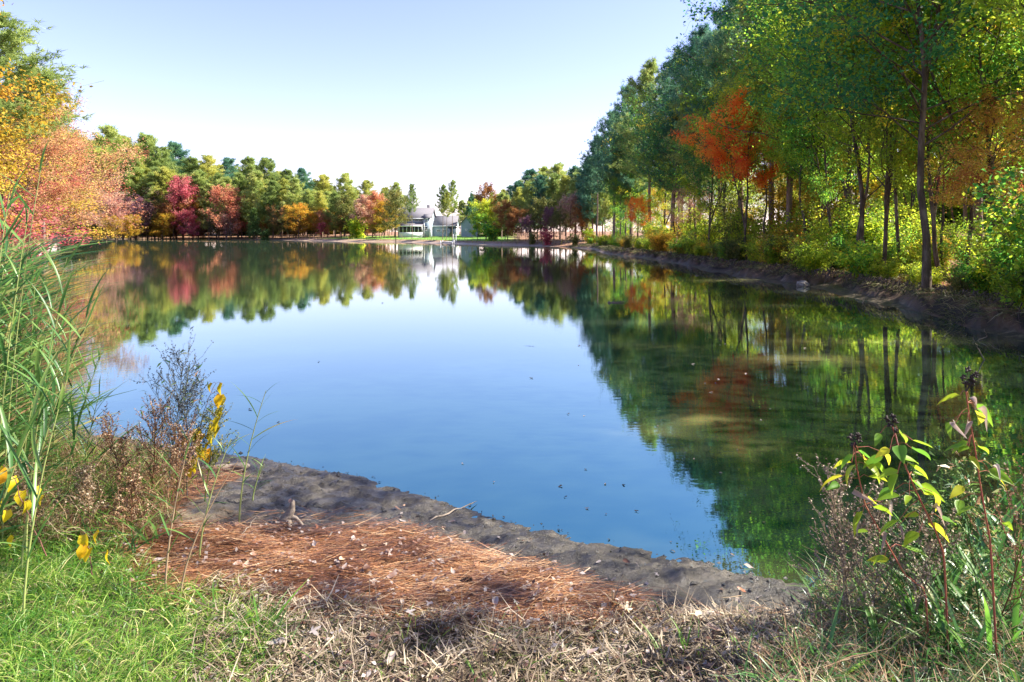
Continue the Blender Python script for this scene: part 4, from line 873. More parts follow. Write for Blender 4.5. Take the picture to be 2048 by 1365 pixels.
# thin reeds in front of the shore
x,y,z = gpt(478,1050); reed(x,y,z,.78,(.2,0),13,301,.62,'slender lone reed with feathered top in front of the open water','slender reeds by the beach',start=.3,fan=0)
x,y,z = gpt(398,1120); reed(x,y,z,.62,(.22,.1),9,302,.62,'thin reed left of the lone reed, beside the yellow leaves','slender reeds by the beach')
x,y,z = gpt(330,1190); reed(x,y,z,.72,(.12,.1),8,303,.6,'thin pale reed stalk standing at the grass edge','slender reeds by the beach',dead=True)
x,y,z = gpt(505,1000); reed(x,y,z,.25,(.3,0),8,304,.45,'short reed shoot at the foot of the lone reed','slender reeds by the beach')
x,y,z = gpt(360,1200); reed(x,y,z,.6,(.35,.2),6,305,.5,'leaning dry reed stalk at the grass edge','slender reeds by the beach',dead=True)
def thicket():
    r = np.random.default_rng(111); n = 6500; q = sample_poly(np.array([(-5.0,3.0),(-2.6,3.2),(-3.1,4.3),(-3.8,5.6),(-5.6,6.6)]), n, r, .1)
    z = np.maximum(shore_z(q[:,0], q[:,1]), 0); L = r.uniform(.3,.6,n); zb = z + r.random(n)**1.3*1.05*np.clip(1.1+(-2.3-q[:,0])*.35,.4,1.4); th = r.normal(0,1.0,n)
    D = np.stack([np.cos(th)*.6+.1, np.sin(th)*.6, np.full(n,.75)],-1); D /= np.linalg.norm(D,axis=1)[:,None]
    up = np.stack([np.cos(th),np.sin(th),-np.full(n,.9)],-1)
    V,Q,a = ribbons(np.stack([q[:,0],q[:,1],zb],-1), D, L, r.uniform(.01,.02,n), np.clip(r.normal(.38,.3,n),0,1), r, .35, segs=4, up=up)
    tag(ob('reed_thicket', mesh_np('reed_thicket', V, Q, 4, a, False, [M['reed']])), 'dense green reed leaves filling the left shore clump', 'reeds', kind='stuff')
    mb = MB()
    for i in range(320):
        p = q[i]; zz = max(float(z[i]),0); Ht = r.uniform(.7,1.5); mb.tube(limb(r, (p[0],p[1],zz-.02), (r.normal(.08,.1), r.normal(0,.1), 1), Ht, 4, 0, .04), np.linspace(.005,.002,5), 3, r.random())
    tag(ob('reed_canes', mb.mesh('reed_canes', [M['straw']])), 'upright straw and green canes inside the left reed clump', 'reeds', kind='stuff')
thicket()

def weed(px, py, top, D=None, seed=0, mat='darkweed', label='', spread=.5, name='dry_weed', group=None, nb=26, seeds=True, leaflets=0):
    r = np.random.default_rng(seed); x,y,z = gpt(px, py); Ht = EYE+(HOR-top)/F*y - z; o = empty(name, (x,y,z-.01)); mb = MB(); sp = []
    main = limb(r, (0,0,0), (r.normal(.05,.1),r.normal(0,.1),1), Ht*.95, 8, 0, .06); mb.tube(main, np.linspace(.0045,.0015,9), 4, .3)
    for i in range(nb):
        s = .22+.75*(i+r.random())/nb; ii = min(s*8,7.99); i0 = int(ii); p = main[i0]+(main[i0+1]-main[i0])*(ii-i0); az = i*2.4+r.normal(0,.4)
        q = limb(r, p, (cos(az)*spread*1.6, sin(az)*spread*1.6, 1), Ht*.42*(1.1-s*.75)*(.6+.6*r.random()), 6, .25, .14); mb.tube(q, np.linspace(.0022,.0009,7), 3, .4)
        for j in range(6):
            a = q[1+j % 6]; q2 = limb(r, a, unit(q[-1]-q[0])+r.normal(0,.5,3)+np.array([0,0,.4]), Ht*.12*(.4+r.random()), 3, .2, .15); mb.tube(q2, [.0012,.001,.0008,.0006], 3, .5)
            sp += [q2[1],q2[2],q2[3],(q2[2]+q2[3])/2,(q2[1]+q2[2])/2]
    ob('stems', mb.mesh('weed_stems', [M[mat]]), o)
    if seeds:
        P = np.repeat(np.array(sp), 2, axis=0); P += r.normal(0,.004,P.shape)
        ob('seeds', leaves('weed_seeds', P, .011, np.clip(r.normal(.5,.3,len(P)),0,1), r, mat=M[mat]), o)
    if leaflets:
        P = np.array(sp)[r.integers(0,len(sp),leaflets)]+r.normal(0,.01,(leaflets,3)); ob('leaves', leaves('weed_leaves', P, .05, np.clip(r.normal(.5,.3,leaflets),0,1), r, mat=M['reed'], aspect=.2), o)
    return tag(o, label, 'weed', group)
weed(335,985,700,seed=1,label='tall bluish dark weed with feathery twigs against the water',nb=34,spread=.6,leaflets=60)
weed(375,1000,745,seed=2,mat='darkweed',label='slightly lower dark weed right beside the tallest feathery one',nb=30,spread=.55,leaflets=40)
weed(300,1010,790,seed=3,mat='brownweed',label='brown dried weed left of the feathery dark weeds',nb=28,leaflets=20)
weed(350,1040,850,seed=4,mat='brownweed',label='bushy brown seed weed below the feathery weeds',nb=30,spread=.8)
weed(245,1020,830,seed=5,mat='brownweed',label='brown dried weed next to the reed clump',nb=24,spread=.7)
weed(410,1010,815,seed=6,mat='olive',label='greenish bushy weed behind the hanging yellow leaves',nb=30,spread=.8)
weed(180,1080,930,seed=7,mat='straw',label='pale seed spiked weed above the yellow leaves of the corner',nb=22,spread=.6)
weed(90,1090,925,seed=8,mat='straw',label='pale seed spiked weed near the left edge',nb=22,spread=.6)
weed(270,1090,960,seed=9,mat='brownweed',label='low brown weed at the edge of the needle mat',nb=24,spread=.9)
weed(1700,1260,925,seed=10,mat='greyweed',label='tall grey dry weed with bare curved twigs at right',nb=20,spread=.7)
weed(1745,1270,990,seed=11,mat='greyweed',label='grey dry weed right of the tallest grey one',nb=20,spread=.6)
weed(1690,1290,1040,seed=12,mat='greyweed',label='lower grey weed at the right end of the beach',nb=20,spread=.9)
weed(1800,1290,1010,seed=13,mat='greyweed',label='grey weed between the two herb stalks',nb=18,spread=.6)
weed(1880,1250,960,seed=15,mat='cedar',label='leafy green weed around the foot of the middle herb stalk',nb=24,spread=.8,leaflets=240)
weed(1960,1280,930,seed=16,mat='cedar',label='leafy green weed left of the tallest herb stalk',nb=24,spread=.8,leaflets=240)
weed(1790,1240,1010,seed=17,mat='cedar',label='leafy green weed below the leftmost herb stalk',nb=20,spread=.9,leaflets=200)
weed(1980,1300,900,seed=14,mat='brownweed',label='brown weed behind the rightmost herb stalk',nb=18,spread=.6)

def chain_leaf(o, me, p, az, el, roll, sc, pet=0.02):
    ob('leaf', me, o, p, (roll, el, az), sc)
# hanging yellow vine
def vine(pts, leafpts, label, sc=1.0, meshes=HEART, D=4.3, name='yellow_leaved_vine', cat='vine', seed=0, group=None):
    r = np.random.default_rng(seed); P = np.array([(PX(px,D+dd), D+dd, EYE-(py-HOR)/F*(D+dd)) for px,py,dd in pts]); o = empty(name, tuple(P[0])); P0 = P[0].copy()
    mb = MB(); tt = np.linspace(0,len(P)-1,len(P)*4); Q = np.stack([np.interp(tt, np.arange(len(P)), P[:,k]) for k in range(3)],-1)-P0; Q += r.normal(0,.003,Q.shape)
    mb.tube(Q, np.linspace(.003,.0015,len(Q)), 4)
    L = []
    for px,py,s in leafpts:
        q = np.array((PX(px,D), D+r.normal(0,.03), EYE-(py-HOR)/F*D))-P0; j = int(np.argmin(np.linalg.norm(Q-q,axis=1))); mb.tube(np.stack([Q[j], (Q[j]+q)/2+np.array([0,0,.01]), q]), .0011, 3); L.append((q,s))
    ob('stem', mb.mesh('vine_stem', [M['vinestem']]), o)
    for q,s in L: chain_leaf(o, meshes[int(r.integers(0,len(meshes)))], q, r.uniform(-2.6,-.5), r.uniform(.7,1.4), r.normal(0,.5), sc*s)
    return tag(o, label, cat, group)
vine([(400,1000,.1),(385,900,0),(410,820,0),(432,765,0)], [(425,768,.9),(445,768,1.0),(437,795,1.1),(446,790,1.1),(438,818,.9),(442,832,1.1),(428,842,1.1),(425,862,1.),(432,860,1.0),(390,862,1.1),(380,870,1.1),(378,885,1.2),(405,875,1.1),(398,893,1.2),(412,897,1.2),(392,915,1.3),(408,905,1.2),(380,933,1.2),(420,885,.9),(372,880,.9)], 'vine with bright yellow hanging heart shaped leaves before the open water', 1.0, seed=5)
vine([(90,1110,0),(60,1040,0),(30,960,0),(5,930,0)], [(8,935,1.2),(30,935,1.3),(15,960,1.5),(35,990,1.3),(2,1000,1.2),(52,1005,1.4),(28,1015,1.2),(12,1050,1.5),(0,1060,1.3),(20,1078,1.),(75,975,1.1),(85,995,1.0)], 'yellow green leaved vine at the left edge above the grass', .7, D=3.1, seed=6)
vine([(185,1150,0),(180,1110,0),(175,1080,0)], [(168,1072,1.2),(190,1070,1.2),(172,1090,1.2),(180,1098,1),(215,1105,.9)], 'small sprig of yellow leaves rising from the grass', .8, D=3.05, seed=7)

# herb stalks on the right
HERBSC = 1.15
def herb(stem, leafpts, deadpts, heads, D, label, seed):
    r = np.random.default_rng(seed); W = lambda px,py: np.array((PX(px,D), D, EYE-(py-HOR)/F*D))
    bx,by = stem[0]; P = np.array([W(*s) for s in stem]); gz = float(shore_z([P[0][0]],[D])[0]); P = np.concatenate([[np.array([P[0][0]+.02, D, gz])], P]) if P[0][2] > gz+.02 else P
    o = empty('herb_stalk', tuple(P[0])); P0 = P[0].copy(); mb = MB(); tt = np.linspace(0,len(P)-1,len(P)*4); Q = np.stack([np.interp(tt, np.arange(len(P)), P[:,k]) for k in range(3)],-1)-P0
    mb.tube(Q, np.linspace(.004,.0022,len(Q)), 6)
    jobs = []
    leafpts = list(leafpts)
    for k in range(9):                                                # more leaves up the stem
        f = r.uniform(.25, .85)*(len(stem)-1); i0 = int(f); a_, b_ = stem[i0], stem[i0+1]; sd = 1 if k % 2 else -1
        leafpts.append((a_[0]+(b_[0]-a_[0])*(f-i0)+sd*r.uniform(10,34), a_[1]+(b_[1]-a_[1])*(f-i0)+r.uniform(-14,10), r.uniform(.55,1.05), (0 if sd > 0 else pi)+r.normal(0,.5)))
    for lst, pool in ((leafpts,HERB),(deadpts,DEAD)):
        for px,py,s,az in lst:
            q = W(px,py)-P0; q[1] += r.normal(0,.03); j = int(np.argmin(np.linalg.norm(Q-q-np.array([0,0,.03]),axis=1))); mb.tube(np.stack([Q[j], (Q[j]+q)/2+np.array([0,0,.012]), q]), .0013, 3)
            jobs.append((pool[int(r.integers(0,len(pool)))], q, az, s))
    ob('stem', mb.mesh('herb_stem', [M['redstem']], True), o)
    for me,q,az,s in jobs: ob('leaf', me, o, q, (r.normal(0,.45), r.uniform(.1,.7), az), s*HERBSC)
    for px,py in heads:
        c = W(px,py)-P0; hb = MB()
        for k in range(9):
            d = unit(r.normal(0,1,3)+np.array([0,0,.5])); hb.tube(np.stack([c-d*.002, c+d*.006, c+d*.013, c+d*.016]), [.001,.0045,.003,.0004], 5)
        j = int(np.argmin(np.linalg.norm(Q-c,axis=1))); hb.tube(np.stack([Q[j],(Q[j]+c)/2,c]), .0014, 3)
        ob('seed_head', hb.mesh('seed_head', [M['seed']], True), o)
    return tag(o, label, 'herb', 'red stemmed herb stalks at right')
herb([(1850,1180),(1810,1150),(1775,1090),(1730,1010),(1712,930),(1709,885)], [(1700,905,.75,3.3),(1712,930,1.0,3.6),(1690,955,1.15,2.7),(1688,975,.8,3.6),(1722,905,.8,-.9),(1728,915,.7,.5),(1745,925,.9,-.4),(1740,1000,.7,.3),(1742,940,.9,.1),(1765,905,.8,.4)], [(1712,985,1.,-1.2),(1715,1040,1.2,-1.4),(1745,1055,1.2,-1.2),(1775,1010,1.1,-.9)], [(1702,875),(1715,872),(1708,890),(1718,880)], 2.75, 'red herb stalk with dark seed heads and pale green leaves, leftmost of three', 11)
herb([(1888,1110),(1870,1060),(1835,990),(1805,920),(1790,870),(1783,850)], [(1765,870,.7,3.9),(1780,882,1.1,-1.9),(1795,862,.9,.5),(1820,895,1.1,.1),(1805,920,1.1,.3),(1790,945,1.,-2.6),(1830,935,.9,.0),(1850,975,1.0,.2),(1800,985,1.0,3.3),(1820,1005,1.1,2.9),(1850,990,.9,.4),(1825,960,.9,-.6),(1790,1035,1.1,3.1),(1830,1060,1.,3.3),(1860,1050,.9,-.2),(1870,1030,1.,.4)], [(1870,1020,1.1,-.5),(1800,1060,.9,-1)], [(1775,838),(1785,835),(1790,845),(1780,852),(1790,862)], 2.7, 'red herb stalk with the most yellow green leaves, middle one of three', 12)
herb([(1985,1160),(1980,1080),(1965,1000),(1950,900),(1938,830),(1932,785)], [(1912,788,.9,3.0),(1940,885,.8,2.9),(1960,895,.8,.3),(1930,890,.6,3.3),(1945,915,.6,-1.5),(1988,950,.6,-1)], [(1950,800,1.1,-.8),(1960,820,1.1,-.5),(1925,840,1.,-2),(1900,840,1.1,-2.2),(1980,930,.8,-1)], [(1925,755),(1935,740),(1945,765),(1950,750),(1932,768),(1942,758)], 2.6, 'tallest red herb stalk with curled withered leaves, rightmost of three', 13)

def tuft(px, py, n, sc, label, mat, seed, name='grass_tuft', spread=.6, el=(.7,1.35), az0=None, group='grass tufts', scz=1, azs=None):
    r = np.random.default_rng(seed); x,y,z = gpt(px,py); o = empty(name, (x,y,z-.01))
    for i in range(n):
        az = r.random()*2*pi if az0 is None else r.normal(az0, azs or 1.0)
        ob('blade', BLADE[int(r.integers(0,8))], o, (r.normal(0,.02*sc*spread*2), r.normal(0,.02*sc*spread*2), 0), (r.normal(0,.3), -r.uniform(*el), az), sc*r.uniform(.6,1.15), mat=M[mat])
    return tag(o, label, 'grass', group)
tuft(1470,1302,5,.42,'small green tuft at the bottom, left one of the pair','grass',401,el=(.95,1.4))
tuft(1372,1310,6,.48,'small green tuft on the thatch with three upright blades','grass',402,el=(1.0,1.45))
tuft(1395,1305,3,.3,'tiny green shoot beside the upright tuft','grass',403)
tuft(1330,1330,4,.4,'green tuft leaning left below the sand patch','grass',404)
tuft(950,1365,4,.36,'thin green tuft at the bottom middle','grass',405)
tuft(940,1275,7,.26,'stubby cut grass clump at the edge of the needle mat','straw',406,el=(1.2,1.5))
tuft(985,1265,8,.26,'cut straw stubs right of the stubby clump','straw',407,el=(1.1,1.5))
tuft(735,1225,4,.3,'sparse pale tuft on the needle mat','straw',408,el=(1.1,1.5))
tuft(640,1330,7,.3,'green tuft at the border of lawn and thatch','grass',409)
tuft(1230,1225,14,.36,'grey matted dead tuft beside the needle mat','thatch',410,el=(.3,1.2))
for i,(px,py,sc,n,az,lab) in enumerate([(1900,1230,1.25,16,None,'large dark green blade clump at the foot of the middle herb'),(2000,1240,1.35,18,None,'large blade clump at the right edge'),(1830,1260,1.0,12,3.0,'blade clump with leaves sweeping left below the herbs'),(1960,1150,1.4,8,-.5,'upright broad bladed clump beside the tallest herb stalk'),(2040,1180,1.3,12,2.6,'blade clump cut by the right edge'),(1760,1330,.8,14,None,'low grass clump at the bottom right'),(1930,1340,1.0,16,None,'bottom right grass clump below the herbs'),(1650,1345,.6,10,None,'short grass clump near the bottom right'),(2020,1330,1.1,14,None,'grass clump in the bottom right corner'),(1860,1300,.8,12,None,'dark grass clump between the two lower ones')]):
    tuft(px,py,int(n*1.5),sc*1.15,lab,['reed','grass_d','grass'][i % 3],420+i,el=(.45,1.35),az0=az,group='blade clumps on the near right bank')
# single green blades among the weeds at left
for i,(px,py,sc,az,lab) in enumerate([(300,1090,1.2,3.6,'broad reed blade arching across the brown weeds'),(150,1060,1.1,.4,'broad blade standing in the grass left of the sprig'),(260,1120,.9,1.0,'blade clump at the edge of the grass'),(60,1080,1.0,None,'blade clump under the corner vine'),(430,1230,.7,None,'green tuft on the lawn edge'),(520,1280,.7,None,'tuft at the right end of the lawn')]):
    tuft(px,py,5,sc,lab,'reed' if i < 4 else 'grass',440+i,el=(.4,1.2),az0=az,group='broad green blades at left')

# ------------------------------------------------------------------ things on the beach
def pine_cone(px, py, az, label, L=.06):
    x,y,z = gpt(px,py); o = empty('pine_cone', (x,y,z+.018), az); mb = MB(); r = np.random.default_rng(int(px))
    t = np.linspace(0,1,8); mb.tube(np.stack([L*(t-.5), 0*t, 0*t],-1), .009*np.sin(pi*np.clip(t,.06,.94))**.6, 8)
    ob('core', mb.mesh('cone_core', [M['cone']], True), o); sb = MB()
    sb.add([(0,-.0042,0),(0,.0042,0),(.006,.0045,.009),(.006,-.0045,.009),(.004,0,.0125),(.004,0,.0125)], [(0,1,2,3),(3,2,5,4)]); sc = sb.mesh('cone_scale', [M['cone']])
    for i in range(44):
        t = .06+.9*i/44; a = i*2.4; rr = .02*math.sin(pi*min(.97,t*.8+.12))**.7
        ob('scale', sc, o, (L*(t-.5), 0, 0), None, rr/.0125).rotation_euler = (a, 0, 0)
    return tag(o, label, 'pine cone')
pine_cone(932,1168,.3,'dark closed pine cone on the needle mat in front of the water')
pine_cone(960,1236,2.7,'second pine cone half buried at the near edge of the needle mat')
def log(p0, p1, rad, label, name='driftwood_log', mat='wood_grey', seed=0, zoff=0, k=9, wob=.01, cat='log'):
    r = np.random.default_rng(seed); a = np.array(gpt(*p0)); b = np.array(gpt(*p1)); a[2]+=zoff; b[2]+=zoff; t = np.linspace(0,1,9)[:,None]; P = a+(b-a)*t; P[1:-1] += r.normal(0,wob,(7,3)); o0 = P[0].copy(); mb = MB()
    rr = rad*(1-.45*t[:,0])*(1+.2*r.normal(0,1,9)); rr[0] *= .3; rr[-1] *= .2; mb.tube(P-o0, rr, k)
    o = ob(name, mb.mesh(name, [M[mat]], True), None, tuple(o0)); return tag(o, label, cat)
log((498,936),(395,944),.032,'short weathered log lying on the sand at the waterline behind the slender reeds',zoff=.02,seed=3)
log((860,1045),(955,1005),.006,'thin grey stick lying across the wet mud','driftwood_stick',zoff=.012,seed=4,k=5,wob=.004,cat='stick')
log((480,1085),(515,1045),.004,'thin pale stick leaning in the needle mat','driftwood_stick',zoff=.03,seed=5,k=5,wob=.004,cat='stick')
log((1085,1295),(1250,1262),.007,'curved brown stick lying on the thatch','driftwood_stick',zoff=.03,seed=6,k=5,wob=.01,cat='stick')
def snag():
    x,y,z = gpt(585,1052); o = empty('root_snag', (x,y,z)); mb = MB()
    for (dx,dy,dz,rd) in [(.0,0,.14,.02)]:
        mb.tube(np.array([(-.10,-.03,-.01),(-.06,-.02,.02),(-.03,0,.05),(-.005,0,.09),(.003,0,.135),(.006,0,.15)]), [.012,.026,.03,.022,.012,.002], 9)
    mb.tube(np.array([(-.02,0,.05),(.02,.0,.045),(.06,-.01,.01),(.08,-.01,-.01)]), [.018,.011,.008,.004], 6)
    mb.tube(np.array([(-.02,0,.03),(.0,-.05,.015),(.02,-.09,-.005)]), [.02,.013,.004], 6)
    ob('wood', mb.mesh('snag', [M['wood_grey']], True), o); tag(o, 'grey pointed root snag sticking up from the mud', 'driftwood')
snag()
def branch_in_water(px, py, pts, rad, label):
    Y = EYE*F/(py-HOR); X = PX(px,Y); o = empty('fallen_branch', (X,Y,0)); r = np.random.default_rng(px)
    for k,ch in enumerate(pts):
        P = np.array([((a-px)/F*Y, -.02*j, (py-b)/F*Y) for j,(a,b) in enumerate(ch)]); tt = np.linspace(0,len(P)-1,len(P)*3); Q = np.stack([np.interp(tt,np.arange(len(P)),P[:,c]) for c in range(3)],-1)+r.normal(0,rad*.4,(len(tt),3)); mb = MB(); mb.tube(Q, np.linspace(rad,rad*.35,len(Q)), 5)
        ob('branch', mb.mesh('branch', [M['greyweed']]), o)
    tag(o, label, 'branch')
branch_in_water(1386,552,[[(1386,556),(1393,552),(1400,553),(1403,557)],[(1386,556),(1380,550)]],.035,'forked pale branch poking out of the water by the right bank')
branch_in_water(1727,606,[[(1725,606),(1727,600),(1737,588)]],.018,'pale stick standing at the edge of the mud shelf')
branch_in_water(1955,682,[[(1945,687),(1962,678),(1971,672),(1962,657)],[(1950,686),(1944,674)]],.011,'forked stick in the shallows at the right edge')
branch_in_water(1970,720,[[(1970,722),(1955,700),(1946,687)]],.011,'long pale stick slanting into the water at the right edge')
branch_in_water(1230,606,[[(1215,607),(1230,605),(1250,604)]],.03,'low branch lying flat on the water before the right bank')

LEAFM = []
def star_leaf(name, r, s, mat, lobes=5):
    n = lobes*4; th = np.linspace(0,2*pi,n,endpoint=False)+r.uniform(0,.3); rad = s*(.55+.35*np.cos(th*lobes)+.08*r.normal(0,1,n)); rad *= .8+.25*np.cos(th)
    V = [(0,0,.003)]+[(rad[i]*cos(th[i]), rad[i]*sin(th[i])*.85, .12*s*math.sin(th[i]*2+1)+r.normal(0,.04*s)+.1*s) for i in range(n)]
    Q = [(0,1+i,1+(i+1)%n,1+(i+2)%n) for i in range(0,n,2)]
    return mesh_np(name, V, Q, 4, np.full(len(V), .5)+r.uniform(-.2,.2), False, [mat])
rs = np.random.default_rng(131)
FL = [star_leaf('fallen_leaf', rs, rs.uniform(.022,.04), M['litter'], l) for l in (5,5,3,3,5,3)] + [ovate_leaf('fallen_leaf', rs.uniform(.04,.065), rs.uniform(.018,.03), rs, M['litter'], 0, .2, curl=1.5) for _ in range(6)]
def fallen(n, poly, names, group, sc=(.7,1.3), zoff=.012):
    q = sample_poly(poly, n, rs, .1)
    for i in range(n):
        o = ob('fallen_leaf', FL[int(rs.integers(0,len(FL)))], None, (q[i,0], q[i,1], float(shore_z([q[i,0]],[q[i,1]])[0])+zoff+rs.random()*.015), (rs.normal(0,.3), rs.normal(0,.3), rs.random()*6.28), rs.uniform(*sc))
        lm = min([((-.25,3.45),'near the pine cone'),((-1.05,4.1),'by the root snag'),((-1.6,3.9),'at the lawn end of the mat'),((.6,3.35),'at the right end of the mat'),((-.9,3.3),'in the near middle of the mat'),((-.35,3.9),'in the far middle of the mat')], key=lambda t: math.hypot(t[0][0]-q[i,0], t[0][1]-q[i,1]))[1] if 'needle' in names else ''
        tag(o, (names+' '+lm).strip(), 'leaf', group)
fallen(200, R_NEEDLE, 'pale fallen leaf on the orange needles', 'fallen leaves on the needle mat', sc=(.6,1.2), zoff=.024)
fallen(28, R_THATCH, 'fallen leaf lying on the grey tan thatch', 'fallen leaves on the thatch', sc=(.9,1.8), zoff=.05)
fallen(34, region([(560,1000),(800,1020),(1100,1100),(1400,1180),(1640,1230),(1500,1215),(1200,1150),(900,1060),(600,1040)]), 'dark fallen leaf stuck on the wet mud', 'fallen leaves on the mud', (.6,1.1), .006)
# litter too fine to count
def fine_litter():
    r = np.random.default_rng(141); q = np.concatenate([sample_poly(R_NEEDLE, 1500, r, .2), sample_poly(R_THATCH, 2600, r, .1), sample_poly(R_LAWN, 350, r, 0)])
    P = np.stack([q[:,0],q[:,1],shore_z(q[:,0],q[:,1])+.022+r.random(len(q))*.02],-1)
    tag(ob('leaf_chips', leaves('leaf_chips', P, .022, np.clip(r.normal(.5,.28,len(P)),0,1), r, up=2.2, mat=M['litter'], aspect=.7)), 'small pale leaf scraps scattered over needles and thatch', 'leaf scraps', kind='stuff')
    q = np.stack([r.uniform(-2.6,1.9,900), r.uniform(3.3,5.8,900)],-1); d = sdist(q[:,0],q[:,1]); q = q[(d>-.06)&(d<1.0)]
    P = np.stack([q[:,0],q[:,1],np.maximum(shore_z(q[:,0],q[:,1]),0)+.004],-1)
    tag(ob('mud_debris', leaves('mud_debris', P, .02, np.clip(r.normal(.3,.2,len(P)),0,1), r, up=2.5, mat=M['seed'] if False else M['darkweed'], aspect=.5)), 'dark scraps and twigs scattered over the wet mud', 'debris', kind='stuff')
fine_litter()
def mud_clods():
    r = np.random.default_rng(151); n = 2600; q = np.stack([r.uniform(-2.7,1.9,n), r.uniform(3.2,5.9,n)],-1); d = sdist(q[:,0],q[:,1]); k = (d > -.1) & (d < .75+.25*r.random(n)) & (pdist(q[:,0],q[:,1],R_NEEDLE) < -.02); q = q[k]; n = len(q)
    z = np.maximum(shore_z(q[:,0],q[:,1]), -.005); sz = r.uniform(.005,.022,n)*(.6+.6*value_noise(q[:,0]*4,q[:,1]*4,5)**2*4)
    base = np.array([(1,0,0),(.3,.9,.1),(-.8,.5,0),(-.7,-.6,.05),(.4,-.9,0),(.1,.05,.75)]); V = base[None]*sz[:,None,None]*r.uniform(.6,1.4,(n,6,3)); V[:,:,:2] *= np.array([1.4,1.0]); V += np.stack([q[:,0],q[:,1],z-.003],-1)[:,None,:]
    Fc = np.array([(0,1,5),(1,2,5),(2,3,5),(3,4,5),(4,0,5)]); Q = (Fc[None]+np.arange(n)[:,None,None]*6).reshape(-1,3)
    me = mesh_np('mud_clods', V.reshape(-1,3), Q, 3, {'wet': np.ones(n*6), 'soil': np.zeros(n*6), 'turf': np.zeros(n*6)}, True, [M['shore']])
    tag(ob('mud_clods', me), 'small lumps of wet dark mud along the waterline', 'mud', kind='stuff')
mud_clods()
# floating leaves
float_lab = {(1487,1132):'large pinkish leaf floating near the right end of the beach',(1125,973):'dark curled leaf floating with its green tip up',(1250,972):'pale round leaf floating right of the dark curled one',(988,965):'white leaf floating, leftmost of those near the beach',(1130,995):'small white leaf floating just below the dark curled one',(1173,1018):'faint leaf floating in the middle of the near water',(1272,1023):'pale leaf floating above the dark reflection edge',(1210,970):'tiny leaf floating left of the pale round one',(1527,1046):'pale leaf floating on the dark tree reflection',(1500,1027):'small tan leaf on the dark tree reflection',(925,928):'tiny leaf floating far from the beach, at middle',(305,692):'dark clump of floating debris near the pines\' reflection',(638,724):'dark speck of debris on the pale water, left of middle',(765,607):'dark speck floating by the edge of the tree reflection',(1063,693):'thin twig floating on the pale water',(560,845):'dark curled leaf floating behind the slender reed',(500,820):'dark leaf floating left of the slender reed top',(1136,829):'dark speck floating near the big reflection',(1172,940):'small dark twig floating by the reflection edge',(1062,757):'dark speck floating on pale water at middle'}
for (px,py),lab in float_lab.items():
    Y = EYE*F/(py-HOR); dark = 'dark' in lab or 'twig' in lab
    far = max(1, Y/5)
    o = ob('floating_leaf', FL[int(rs.integers(0,len(FL)))], None, (PX(px,Y),Y,.004), (0,0,rs.random()*6), (.95 if 'large' not in lab else 1.5)*min(far,2.2)*rs.uniform(.5,.8) if 'large' not in lab else 1.3, mat=M['seed'] if dark else M['deadleaf'])
    if 'thin twig' in lab: o.scale = (4,.3,.4)
    tag(o, lab, 'leaf')

for i in range(26):
    px = rs.uniform(1150, 1640); py = rs.uniform(640, 1120)
    if px > 1560 and py > 1050: continue
    Y = EYE*F/(py-HOR); o = ob('floating_leaf', FL[int(rs.integers(0,len(FL)))], None, (PX(px,Y),Y,.004), (0,0,rs.random()*6), rs.uniform(.3,.6)*min(max(1,Y/5),2), mat=M['deadleaf'])
    tag(o, 'tiny pale leaf floating in the dark reflection of the right hand trees', 'leaf', 'tiny leaves floating on the dark reflection')

# ------------------------------------------------------------------ house, second building and dock
M['siding'] = rough_mat('blue_grey_siding', [(.3,(.3,.37,.42)),(.7,(.37,.44,.49))], 3, .7, 0)
M['trim'] = rough_mat('white_trim', [(.3,(.74,.74,.72)),(.7,(.82,.82,.8))], 3, .6, 0)
M['roof'] = rough_mat('grey_shingles', [(.3,(.13,.125,.135)),(.7,(.2,.19,.2))], 6, .9, .3, 20)
M['screen'] = rough_mat('dark_porch_screen', [(.3,(.03,.03,.035)),(.7,(.08,.07,.07))], 1.5, .4, 0)
M['glass'] = rough_mat('window_glass', [(.3,(.04,.06,.08)),(.7,(.1,.13,.15))], 2, .1, 0, spec=.8)
M['dockwood'] = rough_mat('pale_dock_boards', [(.3,(.5,.5,.48)),(.7,(.7,.7,.68))], 3, .8, 0)
def bx(name, parent, dims, mat, label=None):
    mb = MB(); mb.box(*dims); o = ob(name, mb.mesh(name, [M[mat]]), parent)
    if label: o['label'] = label
    return o
def slab(name, parent, quad, th, mat):
    """sloped slab from four corner points, thickened downwards"""
    q = np.array(quad, float); n = unit(np.cross(q[1]-q[0], q[3]-q[0])); n = n if n[2] > 0 else -n; b = q - n*th; mb = MB()
    mb.add(np.concatenate([q,b]), [(0,1,2,3),(7,6,5,4),(0,4,5,1),(1,5,6,2),(2,6,7,3),(3,7,4,0)]); return ob(name, mb.mesh(name, [M[mat]]), parent)
def gable(name, parent, pts, y0, y1, mat):
    """prism with the outline pts (x,z) from y0 to y1"""
    n = len(pts); V = [(x,y0,z) for x,z in pts]+[(x,y1,z) for x,z in pts]; me = bpy.data.meshes.new(name)
    me.from_pydata(V, [], [tuple(range(n)), tuple(range(2*n-1,n-1,-1))]+[(i,(i+1)%n,n+(i+1)%n,n+i) for i in range(n)]); me.materials.append(M[mat]); me.update(); return ob(name, me, parent)
def gable_x(name, parent, pts, x0, x1, mat):
    """prism with the outline pts (y,z) from x0 to x1"""
    n = len(pts); V = [(x0,y,z) for y,z in pts]+[(x1,y,z) for y,z in pts]; me = bpy.data.meshes.new(name)
    me.from_pydata(V, [], [tuple(range(n-1,-1,-1)), tuple(range(n,2*n))]+[(i,n+i,n+(i+1)%n,(i+1)%n) for i in range(n)]); me.materials.append(M[mat]); me.update(); return ob(name, me, parent)
